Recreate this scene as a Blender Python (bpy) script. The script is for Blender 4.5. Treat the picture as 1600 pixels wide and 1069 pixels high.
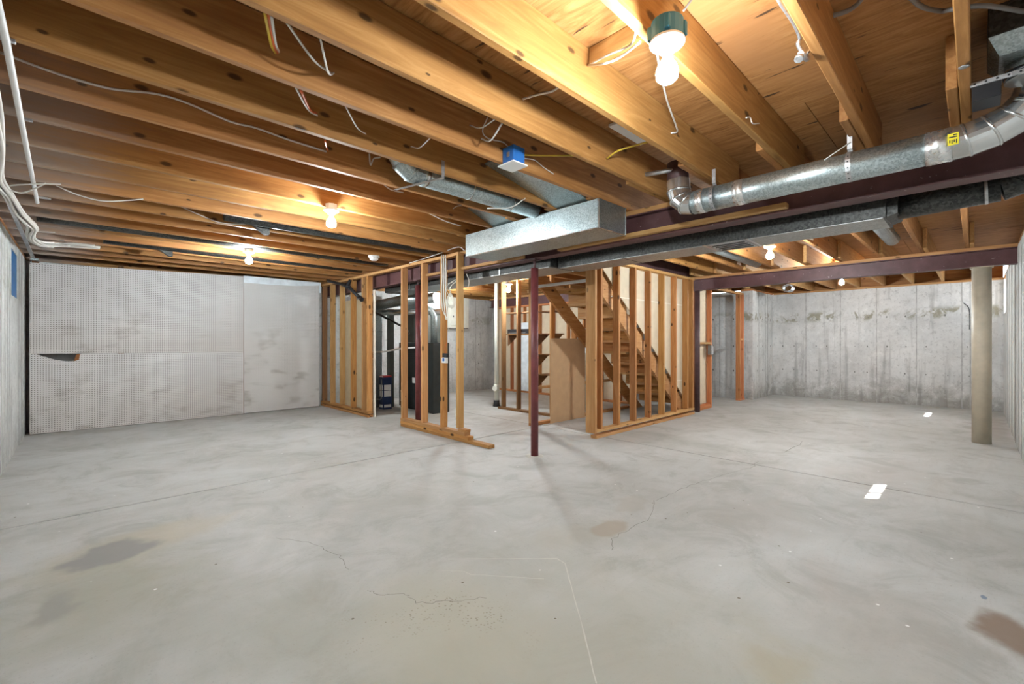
import bpy, bmesh, math, random
from mathutils import Vector, Matrix
random.seed(11)
S = bpy.context.scene
for o in list(bpy.data.objects): bpy.data.objects.remove(o, do_unlink=True)
col = S.collection

# ------------------------------------------------------------------ camera
EYE, FPX, YAW, HOR = 1.25, 700.0, math.radians(46.03), 535.5
cd = bpy.data.cameras.new('camera'); cam = bpy.data.objects.new('camera', cd); col.objects.link(cam)
cam.location = (0, 0, EYE); cam.rotation_euler = (math.pi/2, 0, YAW - math.pi/2)
cd.sensor_width = 36; cd.lens = 36*FPX/1600; cd.shift_y = 1.0/1600; cd.clip_start = .02
S.camera = cam
# ------------------------------------------------------------------ daylight, sun, exposure
w = bpy.data.worlds.new('sky'); S.world = w; w.use_nodes = True
bg = w.node_tree.nodes['Background']; bg.inputs[0].default_value = (.75, .87, 1, 1); bg.inputs[1].default_value = 6
sd = bpy.data.lights.new('sun', 'SUN'); sd.energy = 60; sd.angle = math.radians(.6); sd.color = (1, .97, .92)
sun = bpy.data.objects.new('sun', sd); col.objects.link(sun)
sun.rotation_euler = Vector((-.86, 1.09, -2.15)).to_track_quat('-Z', 'Y').to_euler(); sun.location = (8, -3, 6)
vs = S.view_settings
vs.view_transform = 'Standard'; vs.look = 'None'; vs.gamma = 1; vs.use_curve_mapping = False
vs.exposure = 0.5
BULB = 1250.0

# ------------------------------------------------------------------ measuring helpers: sight lines cut with real planes
_ca, _sa = math.cos(YAW), math.sin(YAW)
def _ray(u, v):
    r = (u-800)/FPX; d = (v-HOR)/FPX
    return (_ca+_sa*r, _sa-_ca*r, -d)
def on_z(u, v, z=0.):
    a = _ray(u, v); t = (z-EYE)/a[2]; return Vector((a[0]*t, a[1]*t, z))
def on_x(u, v, x):
    a = _ray(u, v); t = x/a[0]; return Vector((x, a[1]*t, EYE+a[2]*t))
def on_y(u, v, y):
    a = _ray(u, v); t = y/a[1]; return Vector((a[0]*t, y, EYE+a[2]*t))

# ------------------------------------------------------------------ materials
class N:
    def __init__(s, name):
        s.m = bpy.data.materials.new(name); s.m.use_nodes = True; s.t = s.m.node_tree
        s.b = s.t.nodes['Principled BSDF']; s.out = s.t.nodes['Material Output']
    def n(s, typ, **kw):
        nd = s.t.nodes.new(typ)
        for k, v in kw.items(): setattr(nd, k, v)
        return nd
    def lk(s, a, b): s.t.links.new(a, b)
    def set(s, inp, v):
        if hasattr(v, 'links'): s.lk(v, inp)
        elif isinstance(v, (tuple, list)) and len(v) == 3 and inp.type == 'RGBA': inp.default_value = (*v, 1)
        else: inp.default_value = v
    def math(s, op, a, b=0., c=0., clamp=False):
        nd = s.n('ShaderNodeMath', operation=op, use_clamp=clamp)
        s.set(nd.inputs[0], a); s.set(nd.inputs[1], b); s.set(nd.inputs[2], c); return nd.outputs[0]
    def mix(s, f, a, b, mode='MIX'):
        nd = s.n('ShaderNodeMix', data_type='RGBA', blend_type=mode)
        s.set(nd.inputs[0], f); s.set(nd.inputs[6], a); s.set(nd.inputs[7], b); return nd.outputs[2]
    def coord(s, rnd=False, scale=(1, 1, 1)):
        c = s.n('ShaderNodeTexCoord').outputs['Object']
        mp = s.n('ShaderNodeMapping'); mp.inputs['Scale'].default_value = scale
        if rnd:
            oi = s.n('ShaderNodeObjectInfo'); v = s.n('ShaderNodeVectorMath', operation='SCALE')
            v.inputs[0].default_value = (17, 29, 41); s.lk(oi.outputs['Random'], v.inputs['Scale'])
            ad = s.n('ShaderNodeVectorMath', operation='ADD'); s.lk(c, ad.inputs[0]); s.lk(v.outputs[0], ad.inputs[1]); c = ad.outputs[0]
        s.lk(c, mp.inputs[0]); return mp.outputs[0]
    def rand(s): return s.n('ShaderNodeObjectInfo').outputs['Random']
    def noise(s, vec, scale, detail=4., rough=.55, dist=0.):
        nd = s.n('ShaderNodeTexNoise'); s.lk(vec, nd.inputs['Vector']); nd.inputs['Scale'].default_value = scale
        nd.inputs['Detail'].default_value = detail; nd.inputs['Roughness'].default_value = rough; nd.inputs['Distortion'].default_value = dist
        return nd.outputs[0]
    def ramp(s, f, stops):
        nd = s.n('ShaderNodeValToRGB'); s.lk(f, nd.inputs[0]); cr = nd.color_ramp
        while len(cr.elements) < len(stops): cr.elements.new(.5)
        for e, (p, c) in zip(cr.elements, stops): e.position = p; e.color = (*c, 1) if len(c) == 3 else c
        return nd.outputs[0]
    def step(s, f, a, b):
        nd = s.n('ShaderNodeMapRange', interpolation_type='SMOOTHSTEP'); s.set(nd.inputs[0], f)
        nd.inputs[1].default_value = a; nd.inputs[2].default_value = b; return nd.outputs[0]
    def bump(s, h, strength=.3, dist=.01):
        nd = s.n('ShaderNodeBump'); nd.inputs['Strength'].default_value = strength; nd.inputs['Distance'].default_value = dist
        s.lk(h, nd.inputs['Height']); s.lk(nd.outputs[0], s.b.inputs['Normal'])
    def fin(s, color, rough=.6, metal=0., spec=.5):
        s.set(s.b.inputs['Base Color'], color); s.set(s.b.inputs['Roughness'], rough); s.set(s.b.inputs['Metallic'], metal)
        s.b.inputs['Specular IOR Level'].default_value = spec; return s.m

def plain(name, c, rough=.55, metal=0., var=.12, spec=.4):
    k = N(name); v = k.coord(True); f = k.noise(v, 9, 5)
    d = tuple(x*(1-var) for x in c); l = tuple(min(1, x*(1+var)) for x in c)
    return k.fin(k.ramp(f, [(.3, d), (.7, l)]), rough, metal, spec)

def wood(name, axis, dark, mid, light, knots=1., vary=.35):
    k = N(name); al = {'x': 0, 'y': 1, 'z': 2}[axis]
    sc = [14., 14., 14.]; sc[al] = 1.1
    v = k.coord(True, sc); g = k.noise(v, 1.6, 7, .6, 1.2)
    sf = [60., 60., 60.]; sf[al] = 2.
    fine = k.noise(k.coord(True, sf), 2., 3)
    c = k.ramp(g, [(.25, dark), (.5, mid), (.75, light)])
    c = k.mix(k.math('MULTIPLY', fine, .35), c, tuple(x*.6 for x in mid), 'MIX')
    r = k.rand()
    hsv = k.n('ShaderNodeHueSaturation'); k.lk(c, hsv.inputs['Color'])
    k.lk(k.math('ADD', k.math('MULTIPLY', r, vary), 1-vary/2), hsv.inputs['Value'])
    k.lk(k.math('ADD', k.math('MULTIPLY', k.math('FRACT', k.math('MULTIPLY', r, 7.3)), .012), .492), hsv.inputs['Hue'])
    c = hsv.outputs[0]
    sx = k.n('ShaderNodeSeparateXYZ'); k.lk(k.coord(True), sx.inputs[0])
    cr = [q for q in (0, 1, 2) if q != al]
    cv = k.n('ShaderNodeCombineXYZ'); k.lk(k.math('MULTIPLY', sx.outputs[al], 3.0), cv.inputs[0])
    k.lk(k.math('MULTIPLY', k.math('ADD', sx.outputs[cr[0]], sx.outputs[cr[1]]), 6.5), cv.inputs[1])
    vo = k.n('ShaderNodeTexVoronoi', voronoi_dimensions='2D'); k.lk(cv.outputs[0], vo.inputs['Vector']); vo.inputs['Scale'].default_value = 1.
    sep = k.n('ShaderNodeSeparateColor'); k.lk(vo.outputs['Color'], sep.inputs[0])
    on = k.step(sep.outputs[0], .45, .5)
    rad = k.math('ADD', k.math('MULTIPLY', sep.outputs[1], .085), .04)
    kn = k.math('SUBTRACT', 1., k.step(k.math('DIVIDE', vo.outputs['Distance'], rad), .55, 1.25))
    kn = k.math('MULTIPLY', k.math('MULTIPLY', kn, on), .85*knots)
    c = k.mix(kn, c, tuple(x*.16 for x in dark))
    if axis == 'x' and name.startswith('joist'):      # pale overspray on the boards next to the left wall
        ps = k.n('ShaderNodeSeparateXYZ'); k.lk(k.n('ShaderNodeNewGeometry').outputs['Position'], ps.inputs[0])
        m = k.math('MULTIPLY', k.step(k.math('ADD', ps.outputs[0], k.math('MULTIPLY', g, .8)), .75, -.05), k.step(ps.outputs[1], 2.6, 3.6))
        c = k.mix(k.math('MULTIPLY', m, .6), c, (.42, .40, .38))
    k.bump(g, .15, .004)
    return k.fin(c, .62, 0, .25)

JD, JM, JL = (.24, .105, .030), (.36, .172, .050), (.49, .265, .092)
M = {}
for a in 'xyz':
    M['joist_'+a] = wood('joist_wood_'+a, a, JD, JM, JL)
    M['stud_'+a] = wood('stud_wood_'+a, a, (.32, .13, .038), (.46, .215, .066), (.59, .325, .125), 1.15)
    M['red_'+a] = wood('redwood_'+a, a, (.40, .14, .05), (.50, .20, .075), (.60, .28, .12), .5)
    M['pale_'+a] = wood('pale_wood_'+a, a, (.41, .20, .07), (.53, .29, .11), (.64, .40, .18), .8)
    M['brown_'+a] = wood('brown_wood_'+a, a, (.16, .075, .03), (.22, .11, .045), (.29, .15, .06), .5)
def plywood():
    k = N('plywood'); v = k.coord(True, (8, 1.2, 1)); g = k.noise(v, 1.3, 7, .62, 3.2)
    c = k.ramp(g, [(.3, (.25, .105, .032)), (.5, (.40, .19, .062)), (.68, (.50, .265, .10))])
    p = k.noise(k.coord(True, (1, 1, 1)), 1.1, 3); c = k.mix(k.step(p, .5, .75), c, (.36, .17, .065))
    st = k.noise(k.coord(True, (26, 4, 1)), 1., 3, .5); c = k.mix(k.step(st, .66, .73), c, (.06, .03, .014))
    return k.fin(c, .65, 0, .25)
M['ply'] = plywood()

def concrete_wall(name, tone, stain, damp):
    k = N(name); v = k.coord(False); vs_ = k.coord(False, (7, 7, .6))
    a = k.noise(v, 1.3, 8, .65); b = k.noise(v, 22, 6, .7); s = k.noise(vs_, 1.2, 5, .6); d = k.noise(v, 3.2, 7, .7, .6)
    base = k.ramp(a, [(.3, tuple(x*.78 for x in tone)), (.55, tone), (.8, tuple(min(1, x*1.15) for x in tone))])
    base = k.mix(k.math('MULTIPLY', k.step(s, .52, .72), .5*stain), base, (.22, .21, .2))
    base = k.mix(k.math('MULTIPLY', k.step(b, .54, .68), .6), base, tuple(x*.5 for x in tone))
    sep = k.n('ShaderNodeSeparateXYZ'); k.lk(v, sep.inputs[0]); z = sep.outputs[2]
    low = k.math('MULTIPLY', k.step(k.math('ADD', z, k.math('MULTIPLY', d, -1.5)), -.25, -.75), damp)
    base = k.mix(low, base, (.13, .115, .085))
    ban = k.math('MULTIPLY', k.step(d, .49, .58), k.math('MULTIPLY', k.step(z, 1.68, 1.78), k.step(z, 1.98, 1.88)))
    base = k.mix(k.math('MULTIPLY', ban, min(1, damp*1.4)), base, (.21, .185, .11))
    bl = k.noise(v, 7.5, 8, .72, .3); base = k.mix(k.math('MULTIPLY', k.step(bl, .52, .70), .55), base, tuple(x*.52 for x in tone))
    base = k.mix(k.math('MULTIPLY', k.step(bl, .46, .30), .4), base, tuple(min(.85, x*1.3) for x in tone))
    k.bump(k.math('ADD', b, k.math('MULTIPLY', s, 1.5)), .5, .012)
    return k.fin(base, .85, 0, .2)
M['conc'] = concrete_wall('poured_concrete', (.60, .60, .585), 1., .3)
M['conc_end'] = concrete_wall('poured_concrete_stained', (.62, .615, .60), 1., .55)
M['seam'] = plain('concrete_seam', (.40, .395, .38), .9, 0, .3)
M['seam_l'] = plain('concrete_ridge', (.50, .50, .485), .9)
M['hole'] = plain('tie_hole', (.17, .165, .155), .9)

def floor_mat():
    k = N('floor_concrete'); v = k.coord(False)
    wv = k.n('ShaderNodeTexNoise'); k.lk(v, wv.inputs['Vector']); wv.inputs['Scale'].default_value = 3.5; wv.inputs['Detail'].default_value = 5
    sub = k.n('ShaderNodeVectorMath', operation='SUBTRACT'); k.lk(wv.outputs[1], sub.inputs[0]); sub.inputs[1].default_value = (.5, .5, .5)
    a = k.noise(v, .55, 7, .62, .5); b = k.noise(v, 2.1, 8, .7, .8); f = k.noise(v, 70, 4, .7)
    c = k.ramp(a, [(.28, (.36, .355, .325)), (.5, (.455, .455, .435)), (.7, (.53, .535, .525))])
    c = k.mix(k.math('MULTIPLY', k.step(b, .47, .68), .6), c, (.31, .305, .275))
    c = k.mix(k.math('MULTIPLY', k.step(b, .48, .28), .35), c, (.58, .575, .565))
    c = k.mix(k.math('MULTIPLY', k.step(f, .56, .72), .45), c, (.25, .245, .22))
    # trowel streaks
    tr = k.noise(k.coord(False, (1.2, 9, 1)), 1.1, 5, .6, .8); c = k.mix(k.math('MULTIPLY', k.step(tr, .50, .70), .25), c, (.36, .35, .325))
    def blob(x, y, rx, ry, rot, warp, soft, colr, amt):
        nonlocal c
        mp = k.n('ShaderNodeMapping', vector_type='TEXTURE'); mp.inputs['Location'].default_value = (x, y, 0)
        mp.inputs['Rotation'].default_value = (0, 0, math.radians(rot)); mp.inputs['Scale'].default_value = (rx, ry, 1)
        w_ = k.n('ShaderNodeVectorMath', operation='SCALE'); k.lk(sub.outputs[0], w_.inputs[0]); w_.inputs['Scale'].default_value = warp
        ad = k.n('ShaderNodeVectorMath', operation='ADD'); k.lk(v, ad.inputs[0]); k.lk(w_.outputs[0], ad.inputs[1]); k.lk(ad.outputs[0], mp.inputs[0])
        sp = k.n('ShaderNodeSeparateXYZ'); k.lk(mp.outputs[0], sp.inputs[0])
        r = k.math('SQRT', k.math('ADD', k.math('MULTIPLY', sp.outputs[0], sp.outputs[0]), k.math('MULTIPLY', sp.outputs[1], sp.outputs[1])))
        m = k.math('MULTIPLY', k.step(r, 1.0, 1.0-soft), amt)
        c = k.mix(m, c, colr); return m
    blob(1.15, 1.55, .62, .75, 0, .25, .9, (.46, .43, .325), .75)          # worn cream patch in front
    blob(1.2, 1.0, 1.9, 1.7, 40, 1.2, .95, (.36, .35, .29), .75)
    blob(.25, 3.6, .75, .35, 20, .6, .9, (.45, .40, .30), .7)
    blob(.1, 3.0, .7, .9, 0, .8, .95, (.33, .32, .245), .7)
    blob(.6, 2.2, .6, .75, 45, .8, .9, (.31, .305, .245), .6)
    blob(.13, 3.55, .25, .2, 30, .5, .5, (.25, .25, .245), .85)          # grey scuffs by the left wall
    blob(-.09, 3.02, .11, .2, -10, .35, .55, (.29, .285, .26), .7)
    blob(2.55, 1.72, .2, .13, 10, .25, .35, (.35, .30, .235), .8)
    blob(3.1, 1.86, .28, .13, 15, .3, .4, (.38, .35, .30), .5)
    blob(2.25, 1.85, .22, .25, 15, .4, .6, (.40, .38, .33), .6)
    blob(2.86, -.10, .26, .13, 5, .3, .5, (.20, .125, .075), .85)          # rusty stain by the right wall
    blob(3.2, -.03, .03, .015, 5, .05, .4, (.12, .18, .28), .8)
    blob(1.9, .55, .4, .2, 30, .5, .9, (.36, .315, .215), .6)
    blob(2.6, .35, .9, .5, 10, .8, .9, (.37, .34, .30), .6)
    blob(3.6, 1.1, .7, .5, 20, .8, .9, (.38, .355, .32), .6)
    blob(9.8, -.15, 1.9, .25, 0, .4, .6, (.27, .23, .20), .6)
    blob(.2, 8.6, .7, .3, 0, .5, .8, (.33, .31, .27), .7)
    blob(5.0, 5.0, 1.1, .9, 20, 1., .8, (.28, .235, .195), .6)             # darker brown area by the stairs
    blob(5.5, .7, 1.2, .6, 0, .8, .9, (.42, .39, .36), .5)
    # exposed aggregate speckle
    vo = k.n('ShaderNodeTexVoronoi'); k.lk(v, vo.inputs['Vector']); vo.inputs['Scale'].default_value = 75
    sp = k.n('ShaderNodeSeparateColor'); k.lk(vo.outputs['Color'], sp.inputs[0])
    zone = k.step(k.noise(v, 2.6, 5, .6), .52, .66)
    mp = k.n('ShaderNodeMapping', vector_type='TEXTURE'); mp.inputs['Location'].default_value = (1.15, 1.7, 0); mp.inputs['Scale'].default_value = (.5, .55, 1); k.lk(v, mp.inputs[0])
    ln = k.n('ShaderNodeVectorMath', operation='LENGTH'); k.lk(mp.outputs[0], ln.inputs[0]); zone = k.math('MULTIPLY', zone, k.step(ln.outputs['Value'], 1., .6))
    dots = k.math('MULTIPLY', k.math('MULTIPLY', k.step(vo.outputs['Distance'], .4, .3), k.step(sp.outputs[0], .55, .6)), zone)
    c = k.mix(k.math('MULTIPLY', dots, .75), c, (.20, .17, .12))
    # paint specks
    v2 = k.n('ShaderNodeTexVoronoi'); k.lk(v, v2.inputs['Vector']); v2.inputs['Scale'].default_value = 9
    s2 = k.n('ShaderNodeSeparateColor'); k.lk(v2.outputs['Color'], s2.inputs[0])
    c = k.mix(k.math('MULTIPLY', k.step(v2.outputs['Distance'], .09, .05), k.step(s2.outputs[1], .86, .88)), c, (.78, .78, .76))
    c = k.mix(k.math('MULTIPLY', k.step(v2.outputs['Distance'], .08, .05), k.step(s2.outputs[0], .84, .86)), c, (.16, .14, .10))
    k.bump(k.math('ADD', b, k.math('MULTIPLY', f, .4)), .12, .006)
    return k.fin(c, k.math('ADD', k.math('MULTIPLY', b, .25), .48), 0, .35)
M['floor'] = floor_mat()
M['joint'] = plain('joint_dark', (.10, .095, .085), .95)  # dark floor base that shows in the gaps between slabs
M['crack'] = plain('crack', (.17, .16, .14), .95)
M['tape'] = plain('tape_residue', (.52, .51, .455), .8)

def pegboard(name, tone, holes):
    k = N(name); v = k.coord(False)
    sep = k.n('ShaderNodeSeparateXYZ'); k.lk(v, sep.inputs[0])
    P = .0272
    def cell(o): return k.math('SUBTRACT', k.math('FRACT', k.math('DIVIDE', o, P)), .5)
    x, z = cell(sep.outputs[0]), cell(sep.outputs[2])
    r = k.math('SQRT', k.math('ADD', k.math('MULTIPLY', x, x), k.math('MULTIPLY', z, z)))
    h = k.step(r, .27, .18)
    a = k.noise(v, 1.6, 6, .6); s = k.noise(k.coord(False, (1, 1, 2.4)), 2.1, 6, .65)
    c = k.ramp(a, [(.3, tuple(q*.86 for q in tone)), (.65, tone)])
    low = k.math('MULTIPLY', k.step(s, .5, .68), k.step(sep.outputs[2], .55, -.9))
    c = k.mix(k.math('MULTIPLY', low, .6), c, (.23, .20, .17))
    c = k.mix(k.math('MULTIPLY', k.step(sep.outputs[2], .1, -.55), .22), c, (.50, .42, .34))
    c = k.mix(k.math('MULTIPLY', h, holes), c, (.10, .085, .075))
    k.bump(k.math('SUBTRACT', 1., h), .4, .004)
    return k.fin(c, .5, 0, .35)
M['peg'] = pegboard('pegboard', (.70, .675, .66), .85)
M['peg_r'] = pegboard('pegboard_faded', (.68, .665, .65), .32)
M['fibre'] = plain('hardboard_edge', (.25, .10, .035), .9)
M['white_board'] = plain('white_board', (.78, .84, .88), .6)

def galv(name, c1, c2, rough, sc=38., metal=.9):
    k = N(name); v = k.coord(True)
    vo = k.n('ShaderNodeTexVoronoi'); k.lk(v, vo.inputs['Vector']); vo.inputs['Scale'].default_value = sc
    sp = k.n('ShaderNodeSeparateColor'); k.lk(vo.outputs['Color'], sp.inputs[0])
    n = k.noise(v, 3, 5); f = k.math('ADD', k.math('MULTIPLY', sp.outputs[0], .45), k.math('MULTIPLY', n, .55))
    c = k.ramp(f, [(.25, c1), (.7, c2)])
    k.bump(n, .15, .02)
    return k.fin(c, k.math('ADD', k.math('MULTIPLY', sp.outputs[1], .12), rough), metal, .5)
M['galv'] = galv('galvanised_sheet', (.30, .36, .37), (.56, .64, .65), .31, 130)
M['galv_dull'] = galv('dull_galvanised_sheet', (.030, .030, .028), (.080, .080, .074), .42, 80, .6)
M['galv_mid'] = galv('grey_galvanised_sheet', (.30, .31, .30), (.46, .47, .455), .36, 90, .9)  # paler galvanised; on duct undersides its tone paints in floor light
M['tin'] = plain('bright_tin', (.62, .63, .62), .22, .92, .06)
M['tape_foil'] = galv('foil_tape', (.66, .66, .65), (.8, .8, .78), .24, 60)
M['steel'] = galv('dull_steel', (.42, .43, .44), (.62, .63, .64), .38, 50)
def primer():
    k = N('maroon_primer'); v = k.coord(True); n = k.noise(v, 4, 6, .65)
    c = k.ramp(n, [(.3, (.075, .03, .03)), (.6, (.125, .055, .056)), (.8, (.165, .08, .082))])
    c = k.mix(k.math('MULTIPLY', k.step(k.noise(v, 30, 3, .6), .68, .74), .7), c, (.45, .36, .34))
    return k.fin(c, .5, 0, .45)
M['primer'] = primer()
M['red_post'] = plain('red_oxide_paint', (.16, .04, .042), .42, 0, .25)
M['brown_post'] = plain('brown_paint', (.085, .045, .045), .5, 0, .25)
M['beige'] = plain('beige_paint', (.50, .44, .34), .5, 0, .1)
M['white'] = plain('white_plastic', (.78, .78, .76), .4, 0, .04)
M['cream'] = plain('cream_plastic', (.70, .69, .60), .45, 0, .06)
M['blue'] = plain('blue_plastic', (.025, .14, .42), .4, 0, .1)
M['teal'] = plain('teal_plastic', (.03, .17, .25), .45, 0, .1)
M['blue_film'] = plain('blue_film', (.012, .12, .32), .5, 0, .15)
M['black'] = plain('black_plastic', (.018, .018, .02), .4, 0, .2)
M['furnace'] = plain('black_enamel', (.03, .036, .036), .35, .1, .2)
M['olive'] = plain('olive_enamel', (.10, .105, .09), .45, .2, .15)
M['navy'] = plain('navy_carton', (.012, .028, .085), .45, 0, .15)
M['redp'] = plain('red_plastic', (.42, .03, .03), .45)
M['wire_w'] = plain('white_cable', (.66, .63, .58), .5, 0, .08)
M['wire_y'] = plain('yellow_cable', (.55, .38, .04), .5, 0, .08)
M['wire_o'] = plain('orange_cable', (.60, .12, .03), .5, 0, .08)
M['wire_g'] = plain('grey_cable', (.20, .19, .18), .5, 0, .08)
M['drywall'] = plain('drywall_paper', (.60, .50, .36), .8, 0, .06)
M['drywall_g'] = plain('drywall_brown_back', (.42, .34, .22), .85, 0, .08)
M['mud'] = plain('drywall_mud', (.72, .66, .56), .8)
M['panel_tan'] = plain('particle_board', (.52, .33, .18), .6, 0, .06)
M['paper'] = plain('paper_label', (.72, .73, .73), .6, 0, .05)
M['yellow'] = plain('yellow_sticker', (.75, .62, .02), .5, 0, .05)
M['ink'] = plain('black_ink', (.02, .02, .02), .6)
def bulb_mat(power):
    k = N('lit_bulb'); em = k.n('ShaderNodeEmission'); em.inputs[0].default_value = (.885, .962, 1, 1); em.inputs[1].default_value = BULB*power
    k.lk(em.outputs[0], k.out.inputs[0]); return k.m
k = N('window_pane'); tr = k.n('ShaderNodeBsdfTransparent'); gl = k.n('ShaderNodeBsdfGlossy'); gl.inputs['Roughness'].default_value = .05
mx = k.n('ShaderNodeMixShader'); mx.inputs[0].default_value = .08; k.lk(tr.outputs[0], mx.inputs[1]); k.lk(gl.outputs[0], mx.inputs[2]); k.lk(mx.outputs[0], k.out.inputs[0]); M['pane'] = k.m

# ------------------------------------------------------------------ mesh helpers
def link(name, me, mat, loc, parent=None):
    o = bpy.data.objects.new(name, me); col.objects.link(o); o.location = loc
    if mat: me.materials.append(M[mat] if isinstance(mat, str) else mat)
    if parent:
        o.parent = parent
        p = parent; off = Vector()
        while p: off += p.location; p = p.parent
        o.location = Vector(loc) - off
    return o
def tag(o, label, cat, group=None):
    o['label'] = label; o['category'] = cat
    if group: o['group'] = group
    return o
def struct(o): o['kind'] = 'structure'; return o
def stuff(o): o['kind'] = 'stuff'; return o
def thing(name, label, cat, loc=(0, 0, 0), group=None):
    o = bpy.data.objects.new(name, None); col.objects.link(o); o.location = loc; o.empty_display_size = .05
    return tag(o, label, cat, group)
def bm_box(bm, x0, x1, y0, y1, z0, z1):
    vs_ = [bm.verts.new(p) for p in ((x0,y0,z0),(x1,y0,z0),(x1,y1,z0),(x0,y1,z0),(x0,y0,z1),(x1,y0,z1),(x1,y1,z1),(x0,y1,z1))]
    for q in ((3,2,1,0),(4,5,6,7),(0,1,5,4),(1,2,6,5),(2,3,7,6),(3,0,4,7)): bm.faces.new([vs_[i] for i in q])
def bm_mesh(bm, name):
    bmesh.ops.recalc_face_normals(bm, faces=bm.faces); me = bpy.data.meshes.new(name); bm.to_mesh(me); bm.free(); return me
def box(name, x0, x1, y0, y1, z0, z1, mat, parent=None, bev=.003):
    x0, x1 = sorted((x0, x1)); y0, y1 = sorted((y0, y1)); z0, z1 = sorted((z0, z1))
    c = Vector(((x0+x1)/2, (y0+y1)/2, (z0+z1)/2)); bm = bmesh.new()
    bm_box(bm, x0-c.x, x1-c.x, y0-c.y, y1-c.y, z0-c.z, z1-c.z)
    bev = min(bev, .3*min(x1-x0, y1-y0, z1-z0))
    if bev > 0: bmesh.ops.bevel(bm, geom=bm.edges[:], offset=bev, segments=1, affect='EDGES')
    return link(name, bm_mesh(bm, name), mat, c, parent)
def boxes(name, lst, mat, parent=None):
    c = Vector(((lst[0][0]+lst[0][1])/2, (lst[0][2]+lst[0][3])/2, (lst[0][4]+lst[0][5])/2)); bm = bmesh.new()
    for b in lst: bm_box(bm, b[0]-c.x, b[1]-c.x, b[2]-c.y, b[3]-c.y, b[4]-c.z, b[5]-c.z)
    return link(name, bm_mesh(bm, name), mat, c, parent)
def prism(name, pts, axis, a0, a1, mat, parent=None):
    """polygon in the plane across `axis`, extruded a0..a1; pts are (x,z) for y, (y,z) for x, (x,y) for z"""
    def p3(p, a): return {'y': (p[0], a, p[1]), 'x': (a, p[0], p[1]), 'z': (p[0], p[1], a)}[axis]
    bm = bmesh.new(); c = sum((Vector(p3(p, (a0+a1)/2)) for p in pts), Vector())/len(pts)
    A = [bm.verts.new(Vector(p3(p, a0))-c) for p in pts]; B = [bm.verts.new(Vector(p3(p, a1))-c) for p in pts]
    bm.faces.new(A); bm.faces.new(B[::-1])
    for i in range(len(pts)): j = (i+1) % len(pts); bm.faces.new((A[j], A[i], B[i], B[j]))
    return link(name, bm_mesh(bm, name), mat, c, parent)
def smooth_path(pts, n=6):
    pts = [Vector(p) for p in pts]
    if len(pts) < 3: return pts
    P = [2*pts[0]-pts[1]]+pts+[2*pts[-1]-pts[-2]]; out = []
    for i in range(1, len(P)-2):
        for j in range(n):
            t = j/n; a, b, c, d = P[i-1:i+3]
            out.append(.5*((2*b)+(c-a)*t+(2*a-5*b+4*c-d)*t*t+(3*b-a-3*c+d)*t**3))
    out.append(pts[-1]); return out
def sweep(bm, path, rad, sides=8, cap=True, off=Vector()):
    path = [Vector(p) for p in path]; rings = []; up = None
    for i, p in enumerate(path):
        t = (path[min(i+1, len(path)-1)]-path[max(i-1, 0)]).normalized()
        if up is None: up = t.orthogonal().normalized()
        up = (up-t*up.dot(t)).normalized(); s = t.cross(up)
        r = rad[i] if isinstance(rad, (list, tuple)) else rad
        rings.append([bm.verts.new(p-off+(up*math.cos(a)+s*math.sin(a))*r) for a in (2*math.pi*k_/sides for k_ in range(sides))])
    for A, B in zip(rings, rings[1:]):
        for i in range(sides): bm.faces.new((A[i], A[(i+1) % sides], B[(i+1) % sides], B[i]))
    if cap: bm.faces.new(rings[0][::-1]); bm.faces.new(rings[-1])
def tube(name, path, rad, mat, parent=None, sides=8, smooth=True, curve=False):
    if curve: path = smooth_path(path)
    path = [Vector(p) for p in path]; c = sum(path, Vector())/len(path); bm = bmesh.new(); sweep(bm, path, rad, sides, True, c)
    if smooth:
        for f in bm.faces: f.smooth = len(f.verts) == 4
    return link(name, bm_mesh(bm, name), mat, c, parent)
def lathe(name, prof, loc, mat, parent=None, sides=24, smooth=True):
    bm = bmesh.new(); rings = []
    for r, z in prof: rings.append([bm.verts.new((r*math.cos(a), r*math.sin(a), z)) for a in (2*math.pi*i/sides for i in range(sides))] if r > 1e-6 else [bm.verts.new((0, 0, z))])
    for A, B in zip(rings, rings[1:]):
        for i in range(sides):
            j = (i+1) % sides
            if len(A) == 1 and len(B) == 1: continue
            if len(A) == 1: f = bm.faces.new((A[0], B[j], B[i]))
            elif len(B) == 1: f = bm.faces.new((A[i], A[j], B[0]))
            else: f = bm.faces.new((A[i], A[j], B[j], B[i]))
            f.smooth = smooth
    return link(name, bm_mesh(bm, name), mat, loc, parent)
def ribbon(bm, pts, wd, z):
    pts = [Vector((p[0], p[1], 0)) for p in pts]; prev = None
    for i, p in enumerate(pts):
        t = (pts[min(i+1, len(pts)-1)]-pts[max(i-1, 0)]).normalized(); s = Vector((-t.y, t.x, 0))*wd*random.uniform(.6, 1.2)/2
        a, b = bm.verts.new((p.x+s.x, p.y+s.y, z)), bm.verts.new((p.x-s.x, p.y-s.y, z))
        if prev: bm.faces.new((prev[0], prev[1], b, a))
        prev = (a, b)
ORD = 'first second third fourth fifth sixth seventh eighth ninth tenth eleventh twelfth thirteenth fourteenth fifteenth sixteenth seventeenth eighteenth nineteenth twentieth twenty-first twenty-second'.split()

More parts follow.
